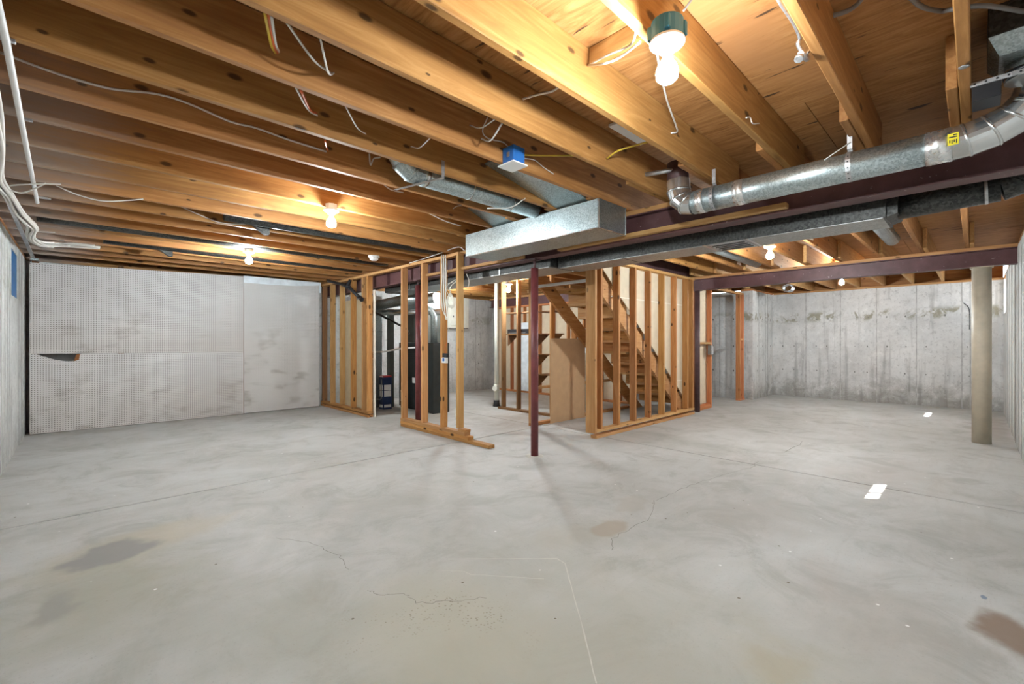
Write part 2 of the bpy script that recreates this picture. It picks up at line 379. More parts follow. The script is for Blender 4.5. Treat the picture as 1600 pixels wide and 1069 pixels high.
# ================================================================== THE SETTING
XL, YR, YB, XF, XE, YJ = -.535, -.34, 9.15, 10.6, 12.0, 3.4          # wall faces
ZJ, JH, JT = 2.43, .253, .041                                       # joist underside, depth, thickness
ZW = 2.389                                                          # top of concrete
fl = struct(box('floor', XL-.25, XE+.25, YR-.25, YB+.25, -.14, -.03, 'joint', None, 0))
g = .009
for x0, x1 in ((XL-.25, 4.98-g), (4.98+g, XE+.25)):
    for y0, y1 in ((YR-.25, 4.53-g), (4.53+g, YB+.25)):
        box('slab', x0, x1, y0, y1, -.0305, 0, 'floor', fl, .003).data.name = 'slab'
for s in fl.children:                                               # one continuous pour: keep the pattern in room coordinates
    off = s.location+fl.location; s.data.transform(Matrix.Translation(off)); s.location = -fl.location
def wiggle(pts, n, amp):
    out = []
    for a, b in zip(pts, pts[1:]):
        a, b = Vector((a[0], a[1])), Vector((b[0], b[1]))
        for i in range(n): out.append(a.lerp(b, i/n)+Vector((random.uniform(-amp, amp), random.uniform(-amp, amp))))
    out.append(Vector(pts[-1][:2])); return out
def floor_mark(name, pts, wd, mat, n=6, amp=.012):
    bm = bmesh.new(); ribbon(bm, wiggle(pts, n, amp), wd, .0012); me = bm_mesh(bm, name)
    return link(name, me, mat, (0, 0, 0), fl)
px_ = lambda *pp: [on_z(u, v) for u, v in pp]
floor_mark('crack', px_((956, 860), (958, 842), (985, 825), (1015, 812), (1022, 783), (1042, 775), (1062, 765), (1085, 757), (1130, 742), (1178, 730), (1184, 720)), .0035, 'crack')
floor_mark('crack', px_((575, 923), (590, 930), (635, 928), (650, 944), (700, 940), (760, 935)), .0035, 'crack')
floor_mark('crack', px_((1225, 707), (1250, 695), (1254, 690)), .006, 'crack', 4)
floor_mark('crack', px_((430, 842), (490, 850), (530, 868), (545, 890)), .003, 'crack')
floor_mark('tape_line', px_((700, 874), (870, 873), (882, 880), (905, 960), (932, 1069)), .006, 'tape', 6, .002)
floor_mark('tape_line', px_((690, 892), (725, 893), (735, 898), (850, 905)), .004, 'tape', 6, .003)

def wall_pieces(name, axis, a0, a1, b0, b1, z1, holes, mat):
    """wall running along axis from a0 to a1, b0..b1 thick; holes (s0,s1,z0,z1)"""
    cuts = sorted({a0, a1, *[h[0] for h in holes], *[h[1] for h in holes]}); L = []
    for s0, s1 in zip(cuts, cuts[1:]):
        hs = [h for h in holes if h[0] <= s0+1e-6 and h[1] >= s1-1e-6]
        rng = [(-.14, z1)] if not hs else [(-.14, hs[0][2])]+([(hs[0][3], z1)] if hs[0][3] < z1-1e-4 else [])
        for q0, q1 in rng: L.append((s0, s1, b0, b1, q0, q1) if axis == 'x' else (b0, b1, s0, s1, q0, q1))
    o = struct(boxes(name, L, mat)); off = o.location.copy(); o.data.transform(Matrix.Translation(off)); o.location = (0, 0, 0); return o
LW = (7.27, 7.93, 1.77, 2.285)
wl = wall_pieces('wall_left', 'y', YR-.25, YB+.25, XL-.25, XL, ZW, [LW], 'conc')
wb = wall_pieces('wall_back', 'x', XL, XF+.25, YB, YB+.25, ZW, [], 'conc')
wf = wall_pieces('wall_far', 'y', YJ+.25, YB, XF, XF+.25, ZW, [], 'conc')
wj = wall_pieces('wall_jog', 'x', XF, XE+.25, YJ, YJ+.25, ZW, [], 'conc_end')
we = wall_pieces('wall_end', 'y', YR, YJ, XE, XE+.25, ZW, [], 'conc_end')
RW = [(5.30, 6.02, 1.76, ZW), (11.05, 11.85, 1.76, ZW)]
wr = wall_pieces('wall_right', 'x', XL, XE+.25, YR-.25, YR, ZW, RW, 'conc')
# form-board seams left by the pour, and tie holes
def seams_x(parent, ys, x, sgn, mat='seam', wd=.016):
    for y in ys: box('form_seam', x-.001*sgn, x+.004*sgn, y-wd/2, y+wd/2, 0, ZW, mat, parent, 0)
def seams_y(parent, xs, y, sgn, mat='seam', wd=.016):
    for x in xs: box('form_seam', x-wd/2, x+wd/2, y-.001*sgn, y+.004*sgn, 0, ZW, mat, parent, 0)
seams_x(we, [2.72, 2.07, 1.45, .83, .19, .08, -.16], XE, -1)
seams_y(wj, [11.0, 11.45, 11.62], YJ, -1)
seams_x(wl, [5.3+.22*i+random.uniform(-.05, .05) for i in range(9)], XL, 1, 'seam_l', .03)
seams_x(wl, [8.1, 8.45, 8.8], XL, 1, 'seam', .02)
seams_y(wr, [6.5+.42*i+random.uniform(-.06, .06) for i in range(11)], YR, 1, 'seam_l', .03)
seams_y(wr, [7.3, 8.4, 9.3, 10.4], YR, 1, 'seam', .025)
seams_y(wb, [4.6, 5.4, 6.2, 7.5, 8.1], YB, -1)
seams_x(wf, [4.1, 4.6, 3.85], XF, -1)
def ties(parent, pts, axis, sgn):
    bm = bmesh.new()
    for p, r in pts:
        vv = []
        for i in range(8):
            a = 2*math.pi*i/8; q = Vector(p)
            if axis == 'x': q += Vector((.003*sgn, r*math.cos(a), r*1.3*math.sin(a)))
            else: q += Vector((r*math.cos(a), .003*sgn, r*1.3*math.sin(a)))
            vv.append(bm.verts.new(q))
        bm.faces.new(vv)
    o = link('tie_hole', bm_mesh(bm, 'tie_hole'), 'hole', (0, 0, 0), parent); stuff(o)
ties(we, [(Vector((XE, y+random.uniform(-.02, .02), z)), random.uniform(.007, .015)) for z in (.62, 1.17, 1.78) for y in (3.2, 2.95, 2.5, 2.3, 1.8, 1.6, 1.3, 1.0, .7, .4, .1)], 'x', -1)
ties(wj, [(Vector((x, YJ, z)), .015) for z in (.62, 1.17, 1.78) for x in (10.9, 11.25, 11.8)], 'y', -1)
ties(wf, [(Vector((XF, y, z)), .018) for z in (.62, 1.17, 1.78) for y in (3.8, 4.25, 4.5)], 'x', -1)
ties(wb, [(Vector((x, YB, z)), .018) for z in (.7, 1.2, 1.8) for x in (5.1, 5.7, 6.0, 7.6)], 'y', -1)
# sills and rim boards closing the top of the walls
struct(box('trim_1', XL-.25, XL, YR-.25, YB+.25, ZW, ZJ, 'joist_y'))
struct(box('trim_2', XL, XF+.25, YB, YB+.25, ZW, ZJ, 'joist_x'))
struct(box('trim_3', XE, XE+.25, YR, YJ, ZW, ZJ, 'pale_y'))
struct(box('trim_4', XF, XE, YJ, YJ+.25, ZW, ZJ, 'red_x'))
struct(box('trim_5', XL, XE+.25, YR-.25, YR, ZW, ZJ, 'joist_x'))
struct(box('trim_6', XL-.25, XL-.21, YR-.25, YB+.25, ZJ, ZJ+JH, 'joist_y'))
struct(box('trim_7', XL-.21, XF+.25, YB+.21, YB+.25, ZJ, ZJ+JH, 'joist_x'))
struct(box('trim_8', XE+.15, XE+.19, YR, YJ+.25, ZJ, ZJ+JH, 'joist_y'))
struct(box('trim_9', XF+.02, XE+.15, YJ+.21, YJ+.25, ZJ, ZJ+JH, 'joist_x'))
struct(box('trim_10', XL-.21, XE+.25, YR-.16, YR-.12, ZJ, ZJ+JH, 'joist_x'))
struct(box('trim_11', XF+.21, XF+.25, YJ+.25, YB+.21, ZJ, ZJ+JH, 'joist_y'))
# plywood subfloor
ceil = struct(box('ceiling', XL-.25, XE+.25, YR-.25, YB+.25, ZJ+JH+.022, ZJ+JH+.06, 'ply', None, 0))
pw, pl = 1.302, 2.604; i = 0; x = XL-.25
while x < XE+.2:
    x1 = min(x+pw, XE+.25); y = YR-.25-(pl/2 if i % 2 else 0)
    while y < YB+.2:
        y0, y1 = max(y, YR-.25), min(y+pl, YB+.25)
        if y1-y0 > .1: box('plywood_panel', x+.002, x1-.002, y0+.002, y1-.002, ZJ+JH+.003, ZJ+JH+.022, 'ply', ceil, 0)
        y += pl
    x += pw; i += 1
# windows
def window(name, s0, s1, z0, z1, plane, axis, film=None):
    o = bpy.data.objects.new(name, None); col.objects.link(o); struct(o)
    b0, b1 = plane
    def B(nm, a0, a1, c0, c1, mat, e=0):
        if axis == 'x': return box(nm, a0, a1, b0+e, b1-e, c0, c1, mat, o, .002)
        return box(nm, b0+e, b1-e, a0, a1, c0, c1, mat, o, .002)
    f = .03
    B('window_frame', s0, s1, z0, z0+f, 'white'); B('window_frame', s0, s1, z1-f, z1, 'white')
    B('window_frame', s0, s0+f, z0+f, z1-f, 'white'); B('window_frame', s1-f, s1, z0+f, z1-f, 'white')
    if film: B('film', s0+.001, s1-.001, z0+.001, z1-.001, film, .004)
    else:
        m = (s0+s1)/2; B('window_frame', m-.014, m+.014, z0+f, z1-f, 'white')
        B('pane', s0+f, m-.014, z0+f, z1-f, 'pane', .018); B('pane', m+.014, s1-f, z0+f, z1-f, 'pane', .018)
    return o
window('window_1', RW[0][0], RW[0][1], RW[0][2], RW[0][3], (YR-.24, YR-.20), 'x')
window('window_2', RW[1][0], RW[1][1], RW[1][2], RW[1][3], (YR-.24, YR-.20), 'x')
ow = bpy.data.objects.new('window_3', None); col.objects.link(ow); struct(ow)
box('blue_film', XL-.03, XL-.006, LW[0]+.003, LW[1]-.003, LW[2]+.003, LW[3]-.003, 'blue_film', ow)
for a, b, c, d in ((LW[0], LW[1], LW[2], LW[2]+.03), (LW[0], LW[1], LW[3]-.03, LW[3]), (LW[0], LW[0]+.03, LW[2], LW[3]), (LW[1]-.03, LW[1], LW[2], LW[3])):
    box('window_frame', XL-.12, XL-.07, a, b, c, d, 'white', ow)

# ================================================================== STEEL BEAMS AND POSTS
def ibeam(name, label, axis, c, s0, s1, z0, z1, wd, nailer=True, mat='primer', stiff=()):
    t = .011; h = wd/2
    prof = [(-h, z0), (h, z0), (h, z0+t), (.005, z0+t), (.005, z1-t), (h, z1-t), (h, z1), (-h, z1), (-h, z1-t), (-.005, z1-t), (-.005, z0+t), (-h, z0+t)]
    root = thing(name, label, 'beam', (c, s0, z0) if axis == 'y' else (s0, c, z0))
    if axis == 'y': prism('i_section', [(c+p, q) for p, q in prof], 'y', s0, s1, mat, root)
    else: prism('i_section', [(c+p, q) for p, q in prof], 'x', s0, s1, mat, root)
    if nailer:
        box('wood_nailer', c-h, c+h, s0, s1, z1, ZJ, 'pale_y', root)
    for y in stiff: box('web_stiffener', c-h+.006, c-.005, y-.006, y+.006, z0+t, z1-t, mat, root)
    return root
B1X, B2X = 3.62, 8.05
ibeam('steel_beam', 'long maroon steel beam above the red post and behind the round duct', 'y', B1X, YR-.12, YB+.12, 2.165, ZW, .14, True, 'primer', (5.35, 5.62, 6.6, 7.5))
ibeam('steel_beam', 'maroon steel beam resting on the beige column at the far right', 'y', B2X, YR-.12, YB+.12, 2.19, ZW, .14)
ibeam('steel_beam', 'dark steel beam just above the stair wall', 'x', 3.60, B1X+.16, B2X-.12, 2.40, 2.62, .13, False, 'brown_post')
def post(name, label, x, y, r, top, beam, mat, collar=True, screw=True):
    t = thing(name, label, 'post', (x, y, 0))
    lathe('tube', [(0, 0), (r, 0), (r, top), (0, top)], (x, y, 0), mat, t, 24)
    if screw:
        lathe('screw_jack', [(0, 0), (.016, 0), (.016, beam-top-.008), (0, beam-top-.008)], (x, y, top), 'brown_post', t, 12)
        box('head_plate', x-.055, x+.055, y-.055, y+.055, beam-.010, beam-.0005, 'brown_post', t)
    else: box('head_plate', x-r-.015, x+r+.015, y-r-.015, y+r+.015, top, beam-.0005, mat, t)
    if collar: lathe('grout_collar', [(0, .006), (r+.055, .004), (r+.06, 0)], (x, y, 0), 'tape', t, 24)
post('steel_post', 'dark red adjustable steel post standing alone in the middle of the floor', 3.612, 3.385, .042, 2.07, 2.165, 'red_post')
post('steel_post', 'dark red steel post behind the open partition studs near the furnace', 3.62, 5.76, .042, 2.10, 2.165, 'red_post', False)
post('steel_post', 'slim dark brown steel post at the far corner of the stair wall', 8.03, 3.50, .045, 2.18, 2.19, 'brown_post', False, False)
post('column', 'thick round beige column under the far right beam', 8.09, -.045, .088, 2.18, 2.19, 'beige', False, False)

# ================================================================== JOISTS
YA = [.058, .468, .905, 1.35, 1.775, 2.195, 2.625, 3.085, 3.49, 3.95]
while len(YA) < 21: YA.append(YA[-1]+.4325)
spec = {0: 'narrow-looking wooden joist almost overhead at the far right of the ceiling',
        1: 'wooden joist with the metal valve beside it, right of the bare bulb',
        2: 'wooden joist that carries the blue box and bare bulb nearest the camera',
        3: 'broad pale wooden joist just left of the nearest bare bulb'}
for i, y in enumerate(YA):
    lab = spec.get(i, f'{ORD[i]} wooden ceiling joist from the right in the near bay')
    o = box('floor_joist', XL-.20, B1X+.15, y-JT, y, ZJ+.001, ZJ+JH, 'joist_x', None, .004); tag(o, lab, 'joist', 'near bay joists')
for i, y in enumerate(YA):
    if i == 8: continue
    short = i in (9, 10)
    if i == 0: y += 0
    o = box('floor_joist', 2.93+random.uniform(-.08, .08), 4.80 if short else B2X+.10, y+.002, y+JT+.002, ZJ+.001, ZJ+JH, 'joist_x', None, .004)
    tag(o, (f'short wooden joist ending at the stair opening, {"nearer" if i == 9 else "farther"} of the two') if short else f'{ORD[i]} wooden joist from the right between the two long steel beams', 'joist', 'middle bay joists')
for i, y in enumerate(YA):
    x1 = XE+.14 if y < YJ-.05 else XF+.20
    if YJ-.06 < y < YJ+.27: x1 = XF+.01
    o = box('floor_joist', B2X-.42+random.uniform(-.1, .1), x1, y-JT, y, ZJ+.001, ZJ+JH, 'pale_x', None, .004)
    tag(o, f'{ORD[i]} pale wooden joist from the right beyond the far steel beam', 'joist', 'far bay joists')
tag(box('header', 4.80, 4.841, YA[8]+.12, YA[11], ZJ, ZJ+JH, 'joist_y'), 'wooden header board across the top of the stair opening', 'header')
# blocking between joists
def blocking(bay, x, label, lab_z=0):
    o = box('blocking', x, x+JT, YA[bay]+.001, YA[bay+1]-JT-.001, ZJ+.165, ZJ+JH, 'joist_y'); tag(o, label, 'blocking')
blocking(2, 1.78, 'short wooden block between two joists left of the nearest bulb')

# ================================================================== PEGBOARD WALL
PY0, PY1 = 8.895, 8.903
def recentre(o, P=(0, 0, 0)): return o
def board(name, pts, label, mat, y0=PY0, y1=PY1):
    return tag(prism(name, pts, 'y', y0, y1, mat), label, 'pegboard')
board('pegboard', [(-.49, 1.098), (2.06, 1.083), (2.06, 2.412), (-.49, 2.335)], 'upper left pale pegboard sheet full of small dark holes', 'peg')
o = board('pegboard', [(-.49, 0.006), (2.06, .006), (2.06, 1.079), (.005, 1.09), (-.01, 1.005), (-.06, .985), (-.16, .99), (-.27, 1.02), (-.36, 1.06), (-.425, 1.093), (-.49, 1.094)], 'lower left pegboard sheet with a broken notch along its top edge', 'peg')
prism('torn_edge', [(-.035, 1.085), (.003, 1.088), (-.008, 1.007), (-.06, .988), (-.055, 1.02)], 'y', PY0-.004, PY1, 'fibre', o)
board('pegboard', [(2.066, .012), (3.36, .012), (3.36, 2.36), (2.9, 2.315), (2.5, 2.30), (2.066, 2.30)], 'tall faded pegboard sheet at the right end of the wall, scuffed at the base', 'peg_r')
tag(box('white_sheet', 2.066, 3.40, PY1+.002, PY1+.02, 2.22, 2.425, 'white_board'), 'bluish white sheet showing above the right pegboard', 'board')
fr = thing('furring_frame', 'dark wooden furring strips behind the pegboard', 'furring', (-.45, PY1+.022, 0))
for x in (-.44, .45, 1.25, 2.06, 2.9, 3.33): box('furring_strip', x-.03, x+.03, PY1+.021, YB-.002, .001, 2.40, 'brown_z', fr)

# ================================================================== STUD WALLS
def stud(parent, x0, x1, y0, y1, z0, z1, mat='stud_z'): return box('stud', x0, x1, y0, y1, z0, z1, mat, parent, .003)
X0, X1 = 3.45, 3.543
t = thing('stud_wall', 'open wooden stud partition with a doorway to the furnace, in front of the steel beam', 'stud wall', (X0, 6.5, 0))
box('top_plate', X0, X1, 4.56, 9.08, 2.362, 2.402, 'pale_y', t); 
box('floor_plate', X0, X1, 7.03, 9.06, .0005, .041, 'stud_y', t); box('bottom_plate', X0, X1, 7.03, 9.06, .058, .099, 'stud_y', t)
box('floor_plate', X0+.005, X1+.005, 3.975, 5.985, .0005, .041, 'stud_y', t); box('bottom_plate', X0, X1, 4.36, 5.985, .043, .083, 'stud_y', t)
box('bottom_plate', X0, X1, 4.43, 5.985, .085, .125, 'pale_y', t); box('plate_block', X0, X1, 4.42, 4.56, .127, .16, 'stud_y', t)
for y, m in ((9.0, 'brown_z'), (8.60, 'pale_z'), (8.16, 'pale_z'), (7.70, 'stud_z'), (7.27, 'pale_z'), (7.085, 'stud_z')): stud(t, X0, X1, y-.042, y, .099, 2.362, m)
for y, m in ((5.965, 'pale_z'), (5.42, 'pale_z'), (4.955, 'stud_z'), (4.602, 'pale_z')): stud(t, X0, X1, y-.042, y, .126 if y > 4.7 else .16, 2.362, m)
tag(box('drywall_sheet', X1+.002, X1+.014, 7.12, 8.22, .10, 2.02, 'drywall_g'), 'brown-backed drywall sheet behind the left partition studs', 'drywall')
tag(box('drywall_edge', X1+.016, X1+.03, 7.00, 7.06, .002, 2.14, 'mud'), 'thin white drywall edge lining the furnace doorway', 'drywall')
# wood strip on the flange of the near beam
tag(box('wood_strip', B1X-.14, B1X-.075, .905, 2.95, 2.18, 2.215, 'pale_y'), 'long pale wood strip fixed along the bottom of the near steel beam', 'board')
tag(box('wood_strip', B1X-.12, B1X-.075, 3.46, 5.5, 2.18, 2.215, 'pale_y'), 'pale wood strip on the beam below the galvanised box duct', 'board')

YS0, YS1 = 3.42, 3.513
t = thing('stud_wall', 'open wooden stud wall along the near side of the stairs', 'stud wall', (6.2, YS0, 0))
box('floor_plate', 4.82, 7.74, YS0, YS1, .0005, .041, 'pale_x', t); box('bottom_plate', 4.84, 7.74, YS0+.004, YS1, .075, .115, 'pale_x', t)
box('top_plate', 5.0, 7.74, YS0, YS1, 2.335, 2.375, 'pale_x', t)
stud(t, 4.792, 4.834, YS0, YS1+.06, .07, 2.40, 'pale_z')
for i, xr in enumerate((4.964, 5.382, 5.811, 6.235, 6.659, 7.075, 7.501, 7.70)): stud(t, xr-.042, xr, YS0, YS1, .115, 2.40 if i == 0 else 2.335, 'stud_z')
o = tag(prism('drywall_sheet', [(5.0, 2.36), (7.74, 2.36), (7.74, .18), (7.70, .17), (5.16, 2.205), (5.0, 2.33)], 'y', YS1+.002, YS1+.014, 'drywall'), 'tan drywall sheet behind the stair wall studs, cut along the stair slope', 'drywall')
box('seam_tape', 5.30, 7.73, YS1-.0005, YS1+.003, 1.885, 1.90, 'mud', o, 0)
box('seam_tape', 7.2, 7.73, YS1-.0005, YS1+.003, .60, .612, 'mud', o, 0)

# ------------------------------------------------------------------ stairs
st = thing('staircase', 'wooden basement staircase seen from below behind the stair wall', 'stairs', (6.2, 4.05, 0))
def sline(x): return 2.16-.795*(x-5.155)
for y0, y1, m in ((3.56, 3.60, 'pale_x'), (4.50, 4.54, 'stud_x')):
    prism('stringer', [(4.843, 2.41), (5.0, sline(5.0)+.02), (7.87, .0005), (7.55, .0005), (4.843, sline(4.843)-.26)], 'y', y0, y1, m, st)
NS = 13
for k_ in range(1, NS):
    x = 4.62+.2393*k_; z = 2.62-.190*k_
    if z > 2.2: continue
    box('tread', x, x+.265, 3.602, 4.498, z-.04, z, 'pale_y', st); box('riser', x+.245, x+.263, 3.602, 4.498, z-.19, z-.041, 'stud_y', st)
tag(box('landing_board', 4.843, 5.06, 3.66, 4.46, 2.26, 2.40, 'stud_y'), 'wooden boards closing the head of the stairs', 'board')
# far side wall of the stairs with tan panel
t = thing('stud_wall', 'short wooden stud wall on the far side of the stairs behind the tan panel', 'stud wall', (5.5, 4.60, 0))
stud(t, 4.87, 4.912, 4.60, 4.69, .041, 2.40, 'pale_z'); box('bottom_plate', 4.87, 7.6, 4.60, 4.69, .0005, .041, 'stud_x', t)
stud(t, 5.90, 5.942, 4.60, 4.69, .041, 1.55, 'stud_z'); stud(t, 6.6, 6.642, 4.60, 4.69, .041, .95, 'stud_z'); box('ledger', 4.915, 7.0, 4.60, 4.64, .55, .59, 'pale_x', t)
tag(box('tan_panel', 5.22, 6.10, 4.555, 4.57, .001, 1.317, 'panel_tan'), 'plain tan particle board panel standing upright beside the stairs', 'panel')
tag(box('white_rail', 4.80, 4.83, 3.574, 4.56, 2.05, 2.09, 'white'), 'white painted rail spanning across the head of the stairs', 'rail')

# ------------------------------------------------------------------ shelf frame and items
t = thing('shelf_frame', 'open wooden stud frame with shelf brackets behind the red post', 'shelf frame', (5.74, 5.6, 0))
box('bottom_plate', 5.70, 5.79, 4.93, 6.30, .0005, .041, 'brown_y', t); box('top_plate', 5.70, 5.79, 4.93, 6.30, 2.39, 2.428, 'stud_y', t)
for y, m in ((6.20, 'brown_z'), (5.80, 'brown_z'), (5.38, 'stud_z'), (5.0, 'stud_z')): stud(t, 5.70, 5.79, y-.042, y, .041, 2.39, m)
for z in (1.39, 1.03, .68, 1.78):
    box('shelf', 5.792, 6.10, 5.0, 5.36, z, z+.02, 'brown_y', t)
    if z < 1.5:
        for y in (5.34, 5.02): prism('bracket', [(5.792, z-.001), (6.06, z-.001), (5.792, z-.19)], 'y', y-.018, y, 'brown_x', t)
box('shelf', 5.792, 6.12, 5.42, 6.2, 1.39, 1.41, 'brown_y', t); prism('bracket', [(5.792, 1.389), (6.06, 1.389), (5.792, 1.19)], 'y', 6.10, 6.12, 'brown_x', t)
box('shelf', 5.792, 5.95, 5.42, 6.2, 1.79, 1.81, 'brown_y', t)
t = thing('electronics_box', 'flat black electronics box on the wooden shelf frame', 'box', (5.95, 5.85, 1.41))
box('case', 5.80, 6.08, 5.60, 6.14, 1.411, 1.50, 'black', t, .006); box('front_trim', 5.797, 5.80, 5.66, 6.1, 1.425, 1.435, 'steel', t, 0)
# wall under the far beam
t = thing('stud_wall', 'orange-toned stud wall under the far beam, seen through the shelf frame', 'stud wall', (8.05, 6.8, 0))
box('bottom_plate', 8.0, 8.09, 4.9, 8.96, .0005, .041, 'red_y', t); box('top_plate', 8.0, 8.09, 4.9, 8.96, 2.148, 2.188, 'red_y', t)
for y in (8.96, 8.36, 7.9, 7.38, 6.95, 6.5, 6.05, 5.6, 5.15): stud(t, 8.0, 8.09, y-.042, y, .041, 2.148, 'red_z')
tag(box('drywall_sheet', 8.092, 8.104, 4.9, 8.96, .002, 2.18, 'drywall'), 'tan drywall sheet behind the orange studs under the far beam', 'drywall')
tag(box('leaning_board', 7.984, 7.998, 7.70, 8.02, .05, 1.75, 'white_board'), 'narrow white panel leaning on the orange stud wall', 'panel')  # just a white panel, not known to be insulation
# framed opening at the right of the stairs
t = thing('stud_wall', 'reddish stud frame with a doorway beside the dark brown post', 'stud wall', (9.2, 3.57, 0))
box('top_plate', 8.13, 10.45, 3.53, 3.62, 2.29, 2.33, 'pale_x', t); box('bottom_plate', 8.13, 8.74, 3.53, 3.62, .0005, .041, 'red_x', t); box('bottom_plate', 8.13, 8.74, 3.53, 3.62, .043, .083, 'red_x', t)
stud(t, 8.70, 8.742, 3.53, 3.62, .083, 2.29, 'red_z'); stud(t, 8.13, 8.172, 3.53, 3.62, .083, 2.29, 'red_z'); box('cross_block', 8.172, 8.70, 3.53, 3.62, 1.22, 1.26, 'pale_x', t)
stud(t, 10.22, 10.262, 3.53, 3.62, .041, 2.29, 'red_z'); stud(t, 10.42, 10.462, 3.53, 3.62, .041, 2.29, 'red_z'); box('bottom_plate', 10.22, 10.5, 3.53, 3.62, .0005, .041, 'red_x', t); box('cross_block', 10.262, 10.42, 3.53, 3.62, 1.30, 1.34, 'pale_x', t)
tag(box('drywall_sheet', 8.14, 8.735, 3.622, 3.634, .09, 2.28, 'drywall'), 'pale drywall sheet behind the reddish frame by the dark post', 'drywall')
t = thing('switch_box', 'dark grey switch box on the reddish stud by the doorway', 'switch box', (8.68, 3.49, 1.1))
box('box_body', 8.60, 8.698, 3.485, 3.55, 1.02, 1.20, 'wire_g', t); box('cover', 8.605, 8.693, 3.479, 3.4845, 1.03, 1.19, 'steel', t)
tag(box('light_switch', 8.25, 8.30, 3.612, 3.6215, 1.45, 1.62, 'white'), 'white plate on the drywall beside the dark brown post', 'switch')

# ================================================================== LAMPS
def lamp(x, y, ztop, label, holder, power, cat_group='bare bulbs'):
    t = thing('ceiling_lamp', label, 'lamp', (x, y, ztop), cat_group)
    if holder == 'big':
        lathe('junction_box', [(0, .0), (.055, .0), (.058, -.005), (.058, -.068), (.05, -.07), (0, -.07)], (x, y, ztop), 'teal', t, 20, False)
        for a in range(4):
            an = a*math.pi/2+.5; cx, cy = x+.058*math.cos(an), y+.058*math.sin(an)
            box('box_ear', cx-.010, cx+.010, cy-.010, cy+.010, ztop-.062, ztop-.01, 'teal', t)
        z = ztop-.071
    else: z = ztop
    lh = lathe('lampholder', [(0, 0), (.062, 0), (.064, -.008), (.056, -.016), (.034, -.024), (.028, -.038), (.024, -.042), (0, -.042)], (x, y, z), 'white', t, 28)
    lathe('screw_base', [(0, 0), (.014, 0), (.014, -.016), (0, -.016)], (x, y, z-.042), 'tin', lh, 16)
    lathe('bulb', [(0, 0), (.014, 0), (.019, -.012), (.034, -.036), (.040, -.058), (.037, -.079), (.023, -.093), (0, -.099)], (x, y, z-.057), bulb_mat(power), t, 20)
    return t
lamp(1.555, .79, 2.43, 'bare lit bulb on the teal box nearest the camera', 'big', .78)
lamp(1.56, 3.86, 2.395, 'bare lit bulb in the left half, nearer of the two there', 's', .75)
lamp(1.53, 6.35, 2.395, 'bare lit bulb close to the pegboard wall', 's', 1.15)
lamp(5.49, 5.78, 2.30, 'bare lit bulb shining between the stairs and the back room', 's', 1.15)
lamp(5.85, 7.70, 2.395, 'added bare lit bulb in the back room, unseen behind the plenum duct', 's', .7)  # added unseen lamp, assumed from the well-lit back room wall
lamp(5.89, 1.70, 2.395, 'bare lit bulb just behind the long dark duct', 's', 1.2)
lamp(9.43, 1.61, 2.395, 'bare lit bulb beyond the far right beam', 's', 1.2)
def lamp_box(x, y, label):
    # octagon box hung on a bar between the joists above the lampholder
    t = thing('octagon_box', label, 'junction box', (x, y, 2.396))
    lathe('box_body', [(0, 0), (.05, 0), (.05, .045), (0, .045)], (x, y, 2.396), 'white', t, 8, False)
    ys = sorted(YA, key=lambda q: abs(q-JT/2-y)); a, b = min(ys[0], ys[1]), max(ys[0], ys[1])
    lo = max([q for q in YA if q < y], default=0); hi = min([q for q in YA if q-JT > y-.06], default=9)
    box('hanger_bar', x-.012, x+.012, lo-.02, hi-.01, 2.4412, 2.4452, 'steel', t, 0) if False else None
for x, y, l in ((1.56, 3.86, 'steel octagon box over the left bulb'), (1.53, 6.35, 'steel octagon box over the bulb by the pegboard'), (5.89, 1.70, 'steel octagon box over the bulb behind the dark duct'), (9.43, 1.61, 'steel octagon box over the farthest bulb'), (5.85, 7.70, 'steel octagon box over the added back room bulb')): lamp_box(x, y, l)
t = thing('octagon_box', 'steel octagon box over the bulb by the stairs', 'junction box', (5.49, 5.78, 2.301))
lathe('box_body', [(0, 0), (.05, 0), (.05, .05), (0, .05)], (5.49, 5.78, 2.301), 'steel', t, 8, False)
lathe('stem', [(0, .05), (.012, .05), (.012, .20), (0, .20)], (5.49, 5.78, 2.301), 'steel', t, 8)

t = thing('smoke_detector', 'round white smoke detector under the joists left of the partition', 'detector', (2.88, 5.69, 2.43))
lathe('base', [(0, 0), (.075, 0), (.075, -.02), (0, -.02)], (2.88, 5.69, 2.43), 'white', t)
lathe('dome', [(0, 0), (.06, 0), (.055, -.03), (.035, -.045), (0, -.05)], (2.88, 5.69, 2.41), 'white', t)

# ================================================================== DUCTS
t = thing('box_duct', 'bright galvanised box duct hanging under the joists in front of the beam', 'duct', (3.22, 3.0, 2.19))
dx0, dx1, dy0, dy1, dz0, dz1 = 3.03, 3.43, 2.125, 3.87, 2.187, 2.425
box('duct_body', dx0, dx1, dy0, dy1, dz0, dz1, 'galv', t, .002)
for a in ((dx0-.004, dx0+.006, dy0-.004, dy0+.012, dz0, dz1), (dx1-.006, dx1+.004, dy0-.004, dy0+.012, dz0, dz1), (dx0-.004, dx1+.004, dy0-.003, dy0+.01, dz0-.004, dz0+.004)): box('corner_flange', *a, 'tin', t, .001)
box('corner_flange', dx0-.004, dx0+.006, dy0, dy1, dz0-.004, dz0+.004, 'tin', t, .001)
o = tag(prism('joist_pan', [(2.20, 2.60), (3.05, 2.435), (3.05, 2.46), (2.22, 2.62)], 'y', YA[5]+JT+.005, YA[6]-JT-.003, 'galv'), 'galvanised sheet pan rising between joists above the box duct', 'duct')
o = tag(prism('joist_pan', [(2.72, 2.56), (3.06, 2.435), (3.06, 2.46), (2.74, 2.58)], 'y', YA[7]+JT+.005, YA[8]-JT-.003, 'galv'), 'small galvanised sheet pan at the left end of the box duct', 'duct')
